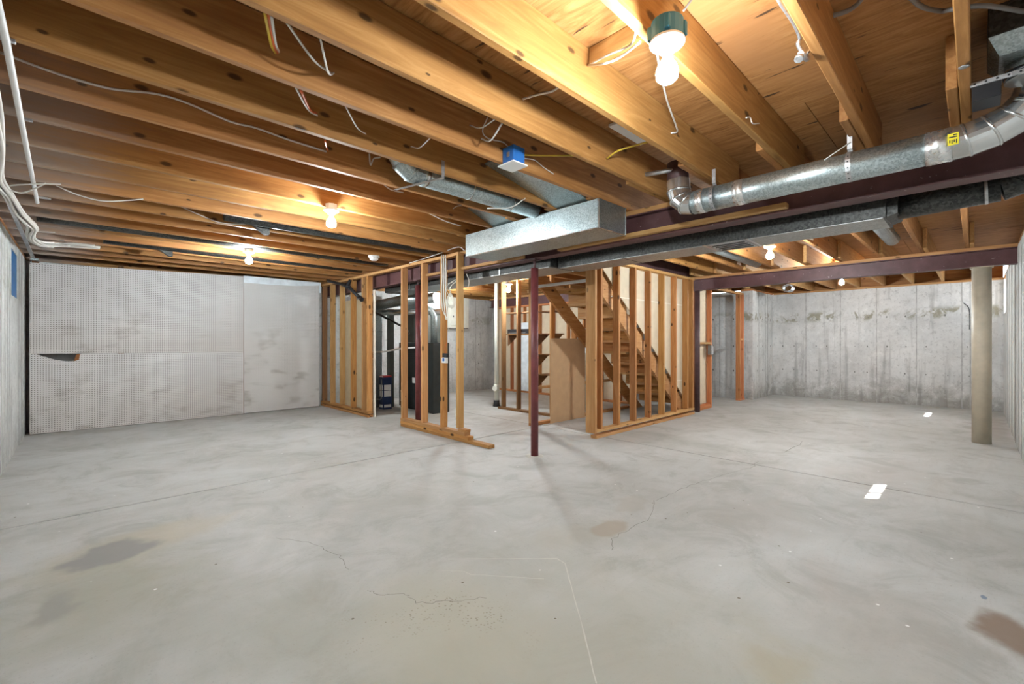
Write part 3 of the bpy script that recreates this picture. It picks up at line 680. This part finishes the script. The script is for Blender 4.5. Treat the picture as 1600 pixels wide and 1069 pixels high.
def round_duct(name, label, path, r, mat='galv', bands=(), sides=24, hang=()):
    t = thing(name, label, 'duct', Vector(path[0])); tube('duct_pipe', path, r, mat, t, sides)
    for hx, hy, hz in hang: box('hanger', hx-.012, hx+.012, hy-.002, hy+.002, hz, ZJ+JH+.0025, 'steel', t, 0)
    for i, (p, d, m, wd) in enumerate(bands):
        p = Vector(p); d = Vector(d).normalized(); tube('duct_band', [p-d*wd/2, p+d*wd/2], r+.0035, m, t, sides)
    return t
RX, RZ, RR = 3.20, 2.262, .081
t = round_duct('round_duct', 'long shiny round duct running along the near beam at the right', [(RX, 1.42, RZ), (RX, .10, RZ)], RR, 'galv',
  [((RX, 1.36, RZ), (0, 1, 0), 'tape_foil', .05), ((RX, 1.10, RZ), (0, 1, 0), 'tape_foil', .065), ((RX, .135, RZ), (0, 1, 0), 'tape_foil', .10)])
def elbow(parent, pts, r, mat, seams=True):
    for a, b in zip(pts, pts[1:]): pass
    tube('elbow', pts, r, mat, parent, 24, False)
    if seams:
        for p, q in zip(pts[1:-1], pts[2:]):
            d = (Vector(q)-Vector(p)).normalized(); tube('elbow_bead', [Vector(p)-d*.006, Vector(p)+d*.006], r+.004, mat, parent, 24)
elbow(t, [(RX, 1.42, RZ), (RX, 1.47, RZ+.008), (RX, 1.515, RZ+.05), (RX, 1.535, RZ+.11), (RX, 1.54, RZ+.19)], RR+.001, 'tin')
tube('collar', [(RX, 1.54, RZ+.17), (RX, 1.54, RZ+.32)], RR-.004, 'brown_post', t, 24)
elbow(t, [(RX, .10, RZ), (RX, .035, RZ+.003), (RX, -.05, RZ+.022), (RX, -.13, RZ+.06), (RX-.01, -.18, RZ+.11), (RX-.02, -.20, RZ+.16)], RR+.001, 'tin')
sy = .085
pl_ = on_x(1549, 224, RX-.079)
o = box('yellow_sticker', RX-RR-.0055, RX-RR-.003, .060, .100, RZ-.032, RZ+.026, 'yellow', t, 0)
L = [(RX-RR-.0068, RX-RR-.0054, .066+.008*i, .070+.008*i, RZ-.026+.006*(i % 2), RZ-.006) for i in range(4)]+[(RX-RR-.0068, RX-RR-.0054, .066, .095, RZ+.004, RZ+.010), (RX-RR-.0068, RX-RR-.0054, .066, .080, RZ+.014, RZ+.020)]
boxes('sticker_print', L, 'ink', o)
def strap(label, y, z1, x=RX):
    t = thing('duct_strap', label, 'strap', (x, y, RZ)); pts = []
    for a in range(-90, 91, 15): pts.append((x-(RR+.005)*math.cos(math.radians(a)), RZ+(RR+.005)*math.sin(math.radians(a))))
    bm = bmesh.new(); path = [(px2, pz2) for px2, pz2 in pts]+[(x-.02, RZ+RR+.02), (x-.02, z1)]
    prev = None
    for px2, pz2 in path:
        a_, b_, c_, d_ = [bm.verts.new(q) for q in ((px2, y-.012, pz2), (px2, y+.012, pz2), (px2-.0015, y+.012, pz2), (px2-.0015, y-.012, pz2))]
        if prev:
            for q in range(4): bm.faces.new((prev[q], prev[(q+1) % 4], (a_, b_, c_, d_)[(q+1) % 4], (a_, b_, c_, d_)[q]))
        prev = (a_, b_, c_, d_)
    link('strap_band', bm_mesh(bm, 'strap_band'), 'steel', (0, 0, 0), t)
    for k_ in range(5):
        an = math.radians(-60+k_*22); cx, cz = x-(RR+.007)*math.cos(an), RZ+(RR+.007)*math.sin(an)
        tube('strap_hole', [(cx+.001, y, cz), (cx-.0005, y, cz)], .004, 'ink', t, 8)
strap('perforated metal strap around the left end of the round duct', 1.27, 2.46)
strap('perforated metal strap around the middle of the round duct', .505, 2.60)
# floor register boot above the elbow
t = thing('register_boot', 'dull galvanised register boot above the round duct elbow, top right', 'duct', (2.9, -.12, 2.55))
box('boot_body', 2.80, 3.16, -.30, -.035, 2.555, ZJ+JH+.0025, 'galv_dull', t, .004)
bm = bmesh.new(); c = [(2.80, 3.16, -.30, -.035, 2.5545), (2.90, 3.15, -.25, -.07, 2.505)]
rings = [[bm.verts.new(p) for p in ((a, d_, z), (b, d_, z), (b, e_, z), (a, e_, z))] for a, b, d_, e_, z in c]
for A, B in zip(rings, rings[1:]):
    for q in range(4): bm.faces.new((A[q], A[(q+1) % 4], B[(q+1) % 4], B[q]))
bm.faces.new(rings[0]); bm.faces.new(rings[-1]); link('boot_taper', bm_mesh(bm, 'boot_taper'), 'galv', (0, 0, 0), t)
tube('boot_collar', [(3.05, -.165, 2.5045), (3.05, -.165, 2.43)], .078, 'tin', t, 24)
tube('collar_band', [(3.05, -.165, 2.47), (3.05, -.165, 2.45)], .082, 'black', t, 24)
t = thing('perforated_angle', 'perforated metal angle with a black plate beside the register boot', 'strap', (2.96, 0, 2.43))
box('angle_strip', 2.955, 2.962, -.20, .02, 2.425, 2.445, 'steel', t, .001); box('black_plate', 2.964, 3.10, -.078, .015, 2.36, 2.43, 'black', t, .003); box('angle_leg', 2.964, 3.04, -.08, .012, 2.43, 2.433, 'steel', t, 0)
for i in range(5): tube('strap_hole', [(2.9552, .005-.035*i, 2.435), (2.9538, .005-.035*i, 2.435)], .0045, 'ink', t, 8)

TX0, TX1, TZ0, TZ1 = 3.85, 4.22, 2.085, 2.40
t = thing('trunk_duct', 'long dark galvanised trunk duct running behind the near steel beam', 'duct', (4.0, 1.9, TZ0))
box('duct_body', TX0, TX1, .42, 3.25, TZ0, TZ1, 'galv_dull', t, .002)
box('painted_bounce_sheet', TX0+.006, TX1-.006, .43, 3.24, TZ0-.0035, TZ0-.0003, 'galv_mid', t, 0)  # paler sheet paints the floor's reflected light onto the trunk underside
for y in (.425, 2.42, 3.24): box('drive_cleat', TX0-.004, TX1+.004, y-.008, y+.008, TZ0-.004, TZ1+.004, 'galv_dull', t, .001)
for y in (1.28, 1.62): box('bottom_strap', TX0-.003, TX1+.003, y-.014, y+.014, TZ0-.006, TZ0-.0002, 'tin', t, 0)
box('grille', TX0+.03, TX1-.03, 1.31, 1.59, TZ0-.004, TZ0-.0005, 'steel', t, 0)
for x in (.08, .15, .22, .29): box('grille_slat', TX0+x-.004, TX0+x+.004, 1.32, 1.58, TZ0-.010, TZ0-.004, 'galv_dull', t, 0)
prism('taper', [(.42, TZ0), (.42, TZ1), (.36, TZ1-.1), (.36, TZ0+.02)], 'x', TX0+.02, TX1-.05, 'galv_dull', t)
t = round_duct('round_duct', 'dark round duct continuing from the end of the trunk toward the right wall', [(4.0, .37, 2.17), (4.0, -.10, 2.19)], .085, 'galv_dull', [((4.0, -.04, 2.187), (0, -1, .04), 'steel', .015)])
elbow(t, [(4.0, -.10, 2.19), (4.0, -.16, 2.205), (4.0, -.20, 2.25), (4.0, -.215, 2.33), (4.0, -.22, 2.45)], .086, 'galv_dull')
round_duct('round_duct', 'short silver round branch duct from the trunk end toward the far right beam', [(4.215, .62, 2.22), (4.5, .66, 2.33), (5.0, .72, 2.50), (7.2, .72, 2.52)], .075, 'galv', [((4.5, .66, 2.33), (1, .1, .3), 'tin', .02)])
round_duct('round_duct', 'silver round branch duct between joists left of the bulb behind the trunk', [(4.3, 2.42, 2.52), (7.75, 2.42, 2.52)], .075, 'galv', hang=[(4.6, 2.42, 2.59), (6.5, 2.42, 2.59)])
# plenum from trunk to furnace
t = thing('plenum_duct', 'wide galvanised plenum between the trunk duct and the furnace', 'duct', (4.3, 5.0, 2.1))
box('duct_body', 3.74, 4.22, 3.27, 7.0, 2.095, 2.36, 'galv_dull', t, .002); box('painted_bounce_sheet', 3.75, 4.21, 3.3, 6.98, 2.089, 2.0945, 'galv_mid', t, 0)  # underside sheet lightened in colour for light coming off the floor
for y in (4.1, 5.2, 6.2): box('drive_cleat', 3.735, 4.225, y-.01, y+.01, 2.085, 2.365, 'galv_mid', t, 0)
# round duct in the left joist bay
ym = (YA[6]+YA[7]-JT)/2
t = round_duct('round_duct', 'shiny round duct lying in a joist bay left of the box duct', [(1.80, ym, 2.485), (3.02, ym, 2.485)], .082, 'galv', [((1.83, ym, 2.485), (1, 0, 0), 'tin', .03), ((2.25, ym, 2.485), (1, 0, 0), 'tin', .012), ((2.70, ym, 2.485), (1, 0, 0), 'tin', .012)])
elbow(t, [(1.80, ym, 2.485), (1.73, ym, 2.49), (1.66, ym, 2.53), (1.62, ym, 2.59), (1.61, ym, 2.68)], .083, 'galv')
t = thing('metal_strap', 'bent metal strap holding the round duct in the left joist bay', 'strap', (1.8, YA[6], 2.42))
box('strap_leg', 1.81, 1.835, YA[6]-JT-.003, YA[6]-JT-.0005, 2.40, 2.52, 'steel', t, 0)
prism('strap_bar', [(1.81, YA[6]-JT), (1.835, YA[6]-JT), (1.72, YA[7]-.05), (1.695, YA[7]-.05)], 'z', 2.398, 2.4015, 'steel', t)
for nm, yy, x0, x1, lab in (('a', (YA[14]+YA[15]-JT)/2, -.3, 3.4, 'dark round duct tucked in a joist bay left of the smoke detector'), ('b', (YA[16]+YA[17]-JT)/2, .2, 3.4, 'dark round duct in a joist bay toward the pegboard wall'), ('c', (YA[11]+YA[12]-JT)/2, 1.0, 3.4, 'grey round duct in the joist bay behind the left bulb')):
    round_duct('round_duct', lab, [(x0, yy, 2.50), (x1, yy, 2.50)], .078, 'galv_dull')

# ================================================================== FURNACE ROOM
t = thing('furnace', 'tall black and olive furnace behind the partition studs', 'furnace', (4.8, 7.4, 0))
box('blower_cabinet', 4.47, 5.05, 7.10, 7.80, .03, 1.25, 'furnace', t, .008); box('coil_cabinet', 4.49, 5.03, 7.12, 7.78, 1.252, 1.80, 'olive', t, .006)
box('supply_plenum', 4.49, 5.03, 7.12, 7.78, 1.802, 2.20, 'galv', t, .003); box('toe_base', 4.49, 5.03, 7.12, 7.78, .0005, .03, 'black', t, 0)
dp = box('door_panel', 4.462, 4.4695, 7.13, 7.77, .66, 1.22, 'furnace', t, .002); box('door_panel', 4.462, 4.4695, 7.13, 7.77, .08, .62, 'furnace', t, .002)
for i in range(6): box('louvre', 4.455, 4.4615, 7.2, 7.7, .95+.035*i, .962+.035*i, 'black', dp, 0)
box('sticker', 4.458, 4.4615, 7.20, 7.30, .50, .60, 'paper', t, 0); box('sticker', 4.458, 4.4615, 7.56, 7.72, .12, .34, 'paper', t, 0)
t = thing('return_duct', 'tall bluish galvanised return duct just inside the furnace doorway', 'duct', (4.0, 8.1, 0))
box('duct_body', 3.86, 4.22, 8.0, 8.6, .001, 2.15, 'galv', t, .003); box('drive_cleat', 3.855, 4.225, 7.995, 8.605, 1.45, 1.47, 'tin', t, 0)
tag(box('olive_post', 4.30, 4.40, 7.86, 7.96, .001, 1.9, 'olive'), 'slim olive metal cabinet edge beside the blue carton', 'cabinet')
t = thing('blue_carton', 'tall navy blue carton with white labels and red top by the furnace', 'carton', (4.15, 7.75, 0))
box('carton_body', 4.06, 4.24, 7.66, 7.82, .001, .60, 'navy', t, .006); box('carton_top', 4.065, 4.235, 7.665, 7.815, .601, .63, 'redp', t, .004)
for z0, z1 in ((.36, .46), (.24, .35), (.04, .09)): box('label', 4.0565, 4.0595, 7.68, 7.80, z0, z1, 'paper', t, 0); box('label', 4.08, 4.22, 7.6565, 7.6595, z0, z1, 'paper', t, 0)
for i in range(3): box('top_print', 4.0605, 4.0645, 7.675+.045*i, 7.70+.045*i, .606, .625, 'white', t, 0)
round_duct('flue_pipe', 'large silver flue pipe slanting down behind the doorway header', [(3.95, 7.75, 1.93), (4.25, 7.2, 2.03), (4.5, 6.6, 2.04)], .095, 'galv')
round_duct('flue_pipe', 'thinner silver pipe below the flue by the furnace', [(4.0, 8.0, 1.82), (4.35, 7.0, 1.80), (4.7, 6.6, 1.80)], .055, 'tin')
round_duct('vent_pipe', 'vertical silver vent pipe rising beside the red post', [(4.55, 6.72, 1.25), (4.55, 6.72, 1.72), (4.5, 6.75, 1.82), (4.4, 6.8, 1.88)], .06, 'galv')
round_duct('vent_pipe', 'second vertical silver pipe next to the vent beside the red post', [(4.70, 6.66, 1.25), (4.70, 6.66, 1.75), (4.68, 6.70, 1.85)], .04, 'tin')
tag(box('humidifier_base', 4.45, 4.80, 6.60, 6.80, .001, 1.248, 'furnace'), 'black cabinet beneath the silver vent pipes', 'cabinet')
t = thing('condensate_pipe', 'thin white pipe with crumpled plastic sloping across the furnace front', 'pipe', (3.9, 7.9, 1.07))
tube('pipe_run', [(3.9, 7.9, 1.07), (4.05, 7.6, 1.08), (4.2, 7.2, 1.15), (4.461, 7.16, 1.16)], .016, 'white', t, 8)
tube('plastic_wrap', [(3.90, 7.88, 1.08), (3.92, 7.86, 1.00), (3.95, 7.83, .92)], [.02, .06, .012], 'tape_foil', t, 7)
tag(tube('hose', [(3.9, 7.8, .22), (4.0, 7.66, .20), (4.048, 7.70, .30), (4.048, 7.70, .56)], .007, 'wire_g', None, 8, True, True), 'thin grey tube looping over the blue carton', 'hose')
t = thing('drain_pipe', 'black plastic drain pipe slanting across the left partition studs', 'pipe', (3.40, 7.9, 2.2))
tube('pipe_run', [(3.38, 8.52, 2.42), (3.40, 7.72, 2.26), (3.41, 7.20, 1.985)], .028, 'black', t, 14)
tube('coupling', [(3.395, 7.86, 2.29), (3.40, 7.62, 2.21)], .036, 'black', t, 14); tube('branch', [(3.40, 7.70, 2.25), (3.43, 7.66, 2.36)], .026, 'black', t, 12); tube('coupling', [(3.409, 7.27, 2.025), (3.411, 7.17, 1.97)], .036, 'black', t, 14)
tag(tube('drain_pipe', [(3.85, 7.80, 1.87), (4.15, 7.0, 1.50), (4.18, 6.95, 1.40)], .02, 'black', None, 10), 'thin black pipe sloping down inside the furnace doorway', 'pipe')
t = thing('waste_pipe', 'white plastic waste pipe standing left of the shelf frame', 'pipe', (5.888, 6.54, 0))
lathe('pipe_run', [(0, 0), (.046, 0), (.046, 2.60), (0, 2.60)], (5.888, 6.54, .08), 'cream', t); lathe('floor_collar', [(.0, 0), (.075, 0), (.06, .07), (.058, .12), (0, .12)], (5.888, 6.54, .0005), 'black', t)
tube('cleanout', [(5.88, 6.54, .36), (5.80, 6.50, .36)], .05, 'cream', t, 16); lathe('coupling', [(.047, 0), (.056, 0), (.056, .14), (.047, .14)], (5.888, 6.54, .29), 'cream', t)
# electrical panel on the back wall
t = thing('breaker_panel', 'cream electrical panel on the concrete wall behind the partition', 'electrical panel', (6.9, 9.1, 1.6))
box('cabinet', 6.52, 7.17, 9.02, 9.149, 1.62, 2.38, 'cream', t, .006); pd = box('door', 6.60, 7.09, 9.008, 9.0195, 1.68, 2.32, 'cream', t, .004); box('latch', 6.66, 6.68, 9.0, 9.0075, 1.88, 1.92, 'black', pd, 0); box('shadow_lip', 6.56, 7.13, 9.01, 9.03, 1.60, 1.6195, 'wire_g', t, 0)

# ================================================================== WIRING AND SMALL FITTINGS
def wire(label, pts, r=.005, mat='wire_w', name='cable', cat='cable', curve=True):
    return tag(tube(name, pts, r, mat, None, 6, True, curve), label, cat)
def face(i): return YA[i]-JT-.008           # room side of joist i
wire('long white cable stapled along the side of a left joist', [on_y(u, v, face(7)) for u, v in ((0, 82), (84, 113), (170, 138), (240, 146), (290, 160), (360, 190), (400, 200), (450, 218), (510, 237))], .006)
yg = YA[4]+.02
def drop(label, a, b, i, r=.005, mat='wire_w', sag=.03):
    """cable leaving the joist in front (i-1) and entering a hole in joist i"""
    A = on_y(*a, YA[i-1]+.03); B = on_y(*b, face(i)); m = A.lerp(B, .55)-Vector((0, 0, sag))
    return wire(label, [A, m, B, B+Vector((0, .014, 0))], r, mat)
drop('yellow cable dropping between joists near the top edge', (413, 18), (430, 82), 5, .006, 'wire_y')
drop('orange cable between the yellow and white ones near the top edge', (419, 20), (433, 82), 5, .006, 'wire_o')
drop('white cable beside the orange and yellow ones near the top edge', (424, 24), (435, 80), 5, .006)
drop('white cable, left of a pair meeting at one joist hole', (447, 34), (518, 115), 5, .005)
drop('white cable, right of a pair meeting at one joist hole', (500, 58), (521, 114), 5, .005, 'wire_w', .06)
drop('white cable entering a hole beside an orange one in the second joist gap', (462, 137), (495, 180), 6, .005)
drop('orange cable entering a hole beside a white one in the second joist gap', (470, 140), (494, 177), 6, .007, 'wire_o')
drop('thin white cable right of the orange one in the second joist gap', (540, 166), (571, 209), 6, .004)
drop('orange cable end above the end of the long white cable', (508, 220), (512, 234), 7, .006, 'wire_o', .01)
drop('short white cable left of the blue junction box joist', (672, 216), (643, 229), 6, .004)
drop('white cable crossing left of the blue junction box', (774, 186), (735, 196), 5, .004)
drop('looped white cable hanging by the blue junction box', (785, 192), (753, 217), 5, .005, 'wire_w', .05)
wire('white cable reaching from the loop to the blue junction box', [on_y(*p, face(5)) for p in ((762, 183), (754, 205), (764, 217), (785, 222), (797, 232))], .004)
wire('short white cable by the elbow of the left round duct', [on_y(*p, face(7)-.02) for p in ((577, 240), (579, 258), (584, 248), (594, 246))], .005)
wire('white twisted cable on a joist below the left round duct', [on_y(*p, face(8)) for p in ((600, 289), (612, 297), (630, 301))], .005)
wire('white cable hooked round the right part of the left round duct', [Vector((2.64, YA[6]-JT-.006, 2.44)), Vector((2.60, YA[6]+.09, 2.385)), Vector((2.50, ym+.06, 2.396))], .005)
wire('thin pale cable end on a joist left of the box duct', [on_y(*p, face(9)) for p in ((670, 333), (695, 345), (720, 353))], .006)
wire('pale cable on the joist left of the box duct, lower', [on_y(*p, face(8)) for p in ((708, 326), (715, 322), (728, 321))], .004)
wire('white cable tail drooping between joists right of the left bulb', [on_y(*p, face(12)) for p in ((486, 354), (500, 364), (520, 371), (552, 367))], .006)
wire('second white cable drooping right of the left bulb', [on_y(*p, face(12)) for p in ((580, 371), (595, 381), (620, 384), (645, 383))], .006)
wire('red cable in a far joist bay above the smoke detector', [on_y(*p, face(14)) for p in ((525, 385), (560, 395), (610, 402))], .008, 'wire_o')
wire('thin white cable swagging under the far left joists', [on_y(*p, face(11)) for p in ((88, 290), (120, 304), (160, 314), (200, 313), (224, 311))], .005)
wire('thin white cable swagging under the joists, right of its neighbour', [on_y(*p, face(12)) for p in ((279, 321), (310, 335), (345, 348), (380, 350), (400, 347))], .005)
# blue junction box
t = thing('junction_box', 'blue plastic junction box with white cover on the side of a joist', 'junction box', (2.04, 2.1, 2.41))
box('box_body', 1.99, 2.095, 2.05, YA[5]-JT-.001, 2.412, 2.52, 'blue', t, .004); box('cover', 1.975, 2.11, 2.035, YA[5]-JT+.03, 2.402, 2.4115, 'white', t, .002); box('clip', 1.9875, 1.9895, 2.085, 2.11, 2.45, 2.48, 'steel', t, 0)
wire('yellow cable running right from the blue junction box', [Vector((2.10, 2.08, 2.49)), on_y(843, 243, 2.05), on_y(875, 243, 1.95), on_y(898, 243, YA[4]+.01)], .006, 'wire_y')
wire('white cable falling right from the blue junction box', [Vector((2.10, 2.09, 2.47)), on_y(835, 250, face(5)), on_y(850, 262, face(5)), on_y(865, 272, face(5))], .004)
wire('yellow cable arching under the pale board in the ceiling', [on_y(948, 248, face(4)), on_y(965, 236, 1.62), on_y(990, 228, 1.52), on_y(1012, 222, YA[3]+.03)], .006, 'wire_y')
tag(box('pale_board', 2.50, 2.90, 1.54, 1.68, 2.667, 2.6855, 'white'), 'short pale board across the joist gap above the yellow cable', 'board')
tag(tube('conduit', [on_z(997, 275, 2.52), on_z(1078, 261, 2.52)], .016, 'steel', None, 10), 'short grey metal conduit bridging two joists above the round duct', 'conduit')
# around the nearest lamp
wire('white cable loop left of the nearest bulb, upper strand', [on_y(920, 102, face(3)), on_y(950, 86, 1.15), on_y(985, 70, 1.0), Vector((1.53, .90, 2.45))], .005)
wire('white cable loop left of the nearest bulb, lower strand', [on_y(919, 102, face(3)), on_y(945, 99, 1.15), on_y(968, 90, 1.08), on_y(1000, 66, .93)], .005)
wire('white cable hanging from behind the nearest bulb to a joist', [on_y(1026, 80, .93), on_y(1033, 118, 1.02), on_y(1043, 160, 1.14), on_y(1056, 196, 1.25), on_y(1058, 206, 1.29), on_y(1049, 208, face(3))], .005)
wire('grey cable rising from the nearest lamp box to the ceiling edge', [on_y(1068, 17, .82), on_y(1078, 3, .80), on_y(1088, -12, .78)], .005, 'wire_g')
wire('short white cable on the shadowed joist left of the broad pale joist', [on_y(817, 155, face(4)), on_y(840, 148, 1.62), on_y(862, 143, 1.53), on_y(876, 134, YA[3]+.02)], .006)
wire('white staple wire on the joist right of the nearest bulb', [on_y(*p, face(2)) for p in ((1166, 184), (1172, 184), (1176, 193), (1186, 193))], .003)
# top right fittings
wire('grey cable curving along the ceiling near the top right', [on_z(1290, 27, 2.66), on_z(1322, 18, 2.66), on_z(1342, 4, 2.66), on_z(1350, -12, 2.66)], .010, 'wire_g')
wire('thick grey cable looping across the top right corner', [on_z(1415, -12, 2.655), on_z(1440, 10, 2.655), on_z(1470, 17, 2.655), on_z(1492, 14, 2.62), on_z(1540, 9, 2.60), on_z(1600, 18, 2.60)], .010, 'wire_g')
t = thing('shutoff_valve', 'small metal shutoff valve on the joist right of the nearest bulb', 'valve', on_z(1255, 92, 2.44))
vb = on_z(1256, 88, 2.44)
tube('valve_body', [vb+Vector((-.05, 0, -.012)), vb+Vector((.05, 0, .012))], .012, 'steel', t, 10); tube('handle', [vb+Vector((-.050, .004, -.022)), vb+Vector((-.056, .006, -.036))], .016, 'steel', t, 12)
tube('stem', [vb, vb+Vector((.01, -.03, .03))], .007, 'tin', t, 8)
wire('braided metal water line running to the small shutoff valve', [on_z(1252, 80, 2.45), on_z(1247, 68, 2.47), on_z(1250, 58, 2.49), on_z(1240, 35, 2.49), on_z(1222, 8, 2.49), on_z(1212, -10, 2.49)], .008, 'steel', 'water_line', 'pipe')
wire('thin wire tie slanting above the round duct', [on_y(1288, 250, .62), on_y(1329, 222, .50)], .003, 'wire_w', 'wire_tie', 'wire', False)
wire('white cable hanging behind the trunk duct near its bulb', [Vector((x, YA[3]-.005, z)) for x, z in ((5.3, 2.50), (5.6, 2.46), (5.9, 2.445), (6.25, 2.47))], .008)
tag(lathe('screw_washer', [(0, -.004), (.016, -.004), (.018, 0), (0, 0)], (2.72, YA[0]-JT/2, ZJ), 'steel', None, 14), 'shiny round washer under the joist at the far right', 'washer')
# left conduits and cable bundle
t = thing('conduit', 'white conduit crossing under the joists along the left wall', 'conduit', (-.2, 4, 2.41))
tube('pipe_run', [(-.20, .9, 2.415), (-.205, 2.6, 2.415), (-.22, 3.4, 2.415), (-.255, 5.42, 2.415)], .0125, 'white', t, 12)
for i in (6, 8): box('clip', -.235, -.18, YA[i]-.03, YA[i]-.01, 2.418, 2.4295, 'steel', t, .001)
box('clip', -.25, -.17, 5.24, 5.27, 2.418, 2.4295, 'steel', t, .001)
t = thing('metal_conduit', 'grey metal channel running to the corner above the pegboard', 'conduit', (-.42, 7, 2.39))
prism('channel', [(-.425, 4.9), (-.40, 4.9), (-.435, 8.86), (-.47, 8.86)], 'z', 2.385, 2.40, 'steel', t); box('end_clip', -.48, -.40, 8.78, 8.89, 2.36, 2.384, 'galv', t, .002)
pb = [(-.27, 2.2, 2.40), (-.31, 3.2, 2.39), (-.345, 3.95, 2.38), (-.40, 4.5, 2.35), (-.385, 5.05, 2.36), (-.375, 5.6, 2.36), (-.345, 6.0, 2.36), (-.325, 6.25, 2.35), (-.355, 6.6, 2.34), (-.365, 7.0, 2.345), (-.31, 7.3, 2.36), (-.21, 7.42, 2.385), (-.06, 7.38, 2.40), (.15, 7.36, 2.41)]
bun = thing('cable_bundle', 'drooping bundle of white cables along the top of the left wall', 'cables', pb[3])
for i in range(7):
    a = 2*math.pi*i/7; ox, oz = .028*math.cos(a), .024*math.sin(a)
    pts = [Vector((x+ox+random.uniform(-.008, .008), y+random.uniform(-.02, .02), min(z+oz+random.uniform(-.006, .006), 2.421))) for x, y, z in pb[:len(pb)-(i % 3)]]
    tube('cable', pts, .011, 'wire_w', bun, 7, True, True)
wire('loose white cable leaving the left bundle under a joist, upper', [Vector((-.36, 4.75, 2.36)), Vector((-.30, 4.72, 2.375)), Vector((-.2, 4.70, 2.40)), Vector((-.1, 4.69, 2.42))], .005)
wire('loose white cable leaving the left bundle under a joist, lower', [Vector((-.37, 4.85, 2.355)), Vector((-.31, 4.88, 2.352)), Vector((-.24, 4.82, 2.385)), Vector((-.18, 4.74, 2.42))], .005)
wire('white cable tails sticking out of the bundle bend', [Vector((-.34, 6.5, 2.35)), Vector((-.25, 6.48, 2.36)), Vector((-.18, 6.46, 2.365))], .004)
# cables on the partition
for i, (u0, u1, lab) in enumerate(((686, 700, 'left'), (689, 697, 'middle'), (692, 699, 'right'))):
    wire(f'{lab} of three cream cables hanging down the third partition stud', [on_x(u0+4, 398, 3.43), on_x(u0+5, 430, 3.435), on_x(u0+4, 460, 3.438), on_x(u0+6, 485, 3.438), on_x(u1, 500, 3.438)], .007, 'cream')
bm = bmesh.new()
cc = on_x(704, 470, 3.50); path = []
for i in range(70):
    a = i/70*2*math.pi*5; rr = .07+.015*math.sin(i*1.7); path.append(cc+Vector((.012*math.sin(i*.9), rr*math.cos(a), rr*1.05*math.sin(a)*1.1+.02*math.cos(a))))
tag(tube('cable_coil', path, .009, 'cream', None, 6, True, False), 'coil of cream cable hung between the partition studs', 'cable')
wire('cream cable from the coil up to the beam', [cc+Vector((0, -.02, .06)), on_x(703, 450, 3.52), on_x(712, 440, 3.53), on_x(716, 432, 3.54)], .006, 'cream')
wire('second cream cable curving up from the coil', [cc+Vector((0, .03, .06)), on_x(697, 452, 3.51), on_x(700, 445, 3.52), on_x(712, 437, 3.53)], .005, 'cream')
wire('white cable along the partition top plate', [on_x(640, 411, 3.44), on_x(660, 405, 3.44), on_x(690, 395, 3.44), on_x(716, 386, 3.44), on_x(726, 392, 3.44)], .006)
wire('white cable looping beside the end stud of the partition', [on_x(729, 428, 3.50), on_x(733, 440, 3.50), on_x(731, 450, 3.50)], .005)
t = thing('thermostat_box', 'small white and blue box with black top on the third partition stud', 'junction box', on_x(696, 562, 3.44))
c0 = on_x(696, 563, 3.44); box('front_cover', 3.41, 3.4485, c0.y-.045, c0.y+.045, c0.z-.035, c0.z+.035, 'white', t, .002); box('screen', 3.4065, 3.4095, c0.y-.02, c0.y+.02, c0.z-.012, c0.z+.026, 'blue', t, 0); box('box_body', 3.41, 3.4485, c0.y-.075, c0.y+.03, c0.z+.036, c0.z+.09, 'black', t, .004)
wire('orange wires rising from the small box on the third partition stud', [on_x(697, 553, 3.44), on_x(695, 545, 3.44), on_x(698, 535, 3.44)], .004, 'wire_o')
ot = on_x(714, 634, 3.60); t = thing('outlet', 'white outlet plate beside the end stud of the partition', 'outlet', ot)
box('plate', 3.50, 3.508, 4.615, 4.70, .27, .40, 'cream', t, .002); box('socket', 3.4965, 3.4995, 4.64, 4.675, .35, .38, 'white', t, 0); box('socket', 3.4965, 3.4995, 4.64, 4.675, .29, .32, 'white', t, 0)
# coil of flexible duct in the far bay
fc = on_z(1232, 449, 2.38); path = []
for i in range(49):
    a = i/48*2*math.pi*6; path.append(fc+Vector((i*.004-.1, .09*math.cos(a), .07*math.sin(a)-.02)))
tag(tube('wire_coil', path, .012, 'steel', None, 6), 'coil of silver cable hanging at the far corner of the ceiling', 'cable')
tag(tube('white_hose', [(7.0, 3.66, .06), (6.98, 3.64, .25), (7.02, 3.62, .36), (7.06, 3.64, .2)], .008, 'white', None, 7, True, True), 'small white hose looping under the stairs by the studs', 'hose')
wire('dark wire on the end wall left of the beige column', [Vector((XE-.008, .17, 2.0)), Vector((XE-.008, .10, 1.9)), Vector((XE-.008, .085, 1.7)), Vector((XE-.008, .09, 1.5))], .006, 'black')
tag(lathe('water_heater', [(0, 0), (.2, 0), (.2, 1.45), (.16, 1.50), (0, 1.52)], (6.75, 4.98, .001), 'galv', None, 28), 'silver round tank partly hidden behind the stair stringer', 'tank')
for (u, v), i, lab in (((412, 350), 12, 'bent sheet metal tab hanging under a joist left of the left bulb'), ((262, 407), 17, 'small bent metal tab under a joist close to the pegboard')):
    p = on_y(u, v, face(i)-.03); t = thing('metal_tab', lab, 'tab', p)
    prism('tab_plate', [(p.x-.10, ZJ+.03), (p.x+.05, ZJ+.03), (p.x+.05, ZJ-.045), (p.x+.01, ZJ-.05)], 'y', face(i)-.06, face(i)+.006, 'galv_dull', t)
S.frame_set(1)
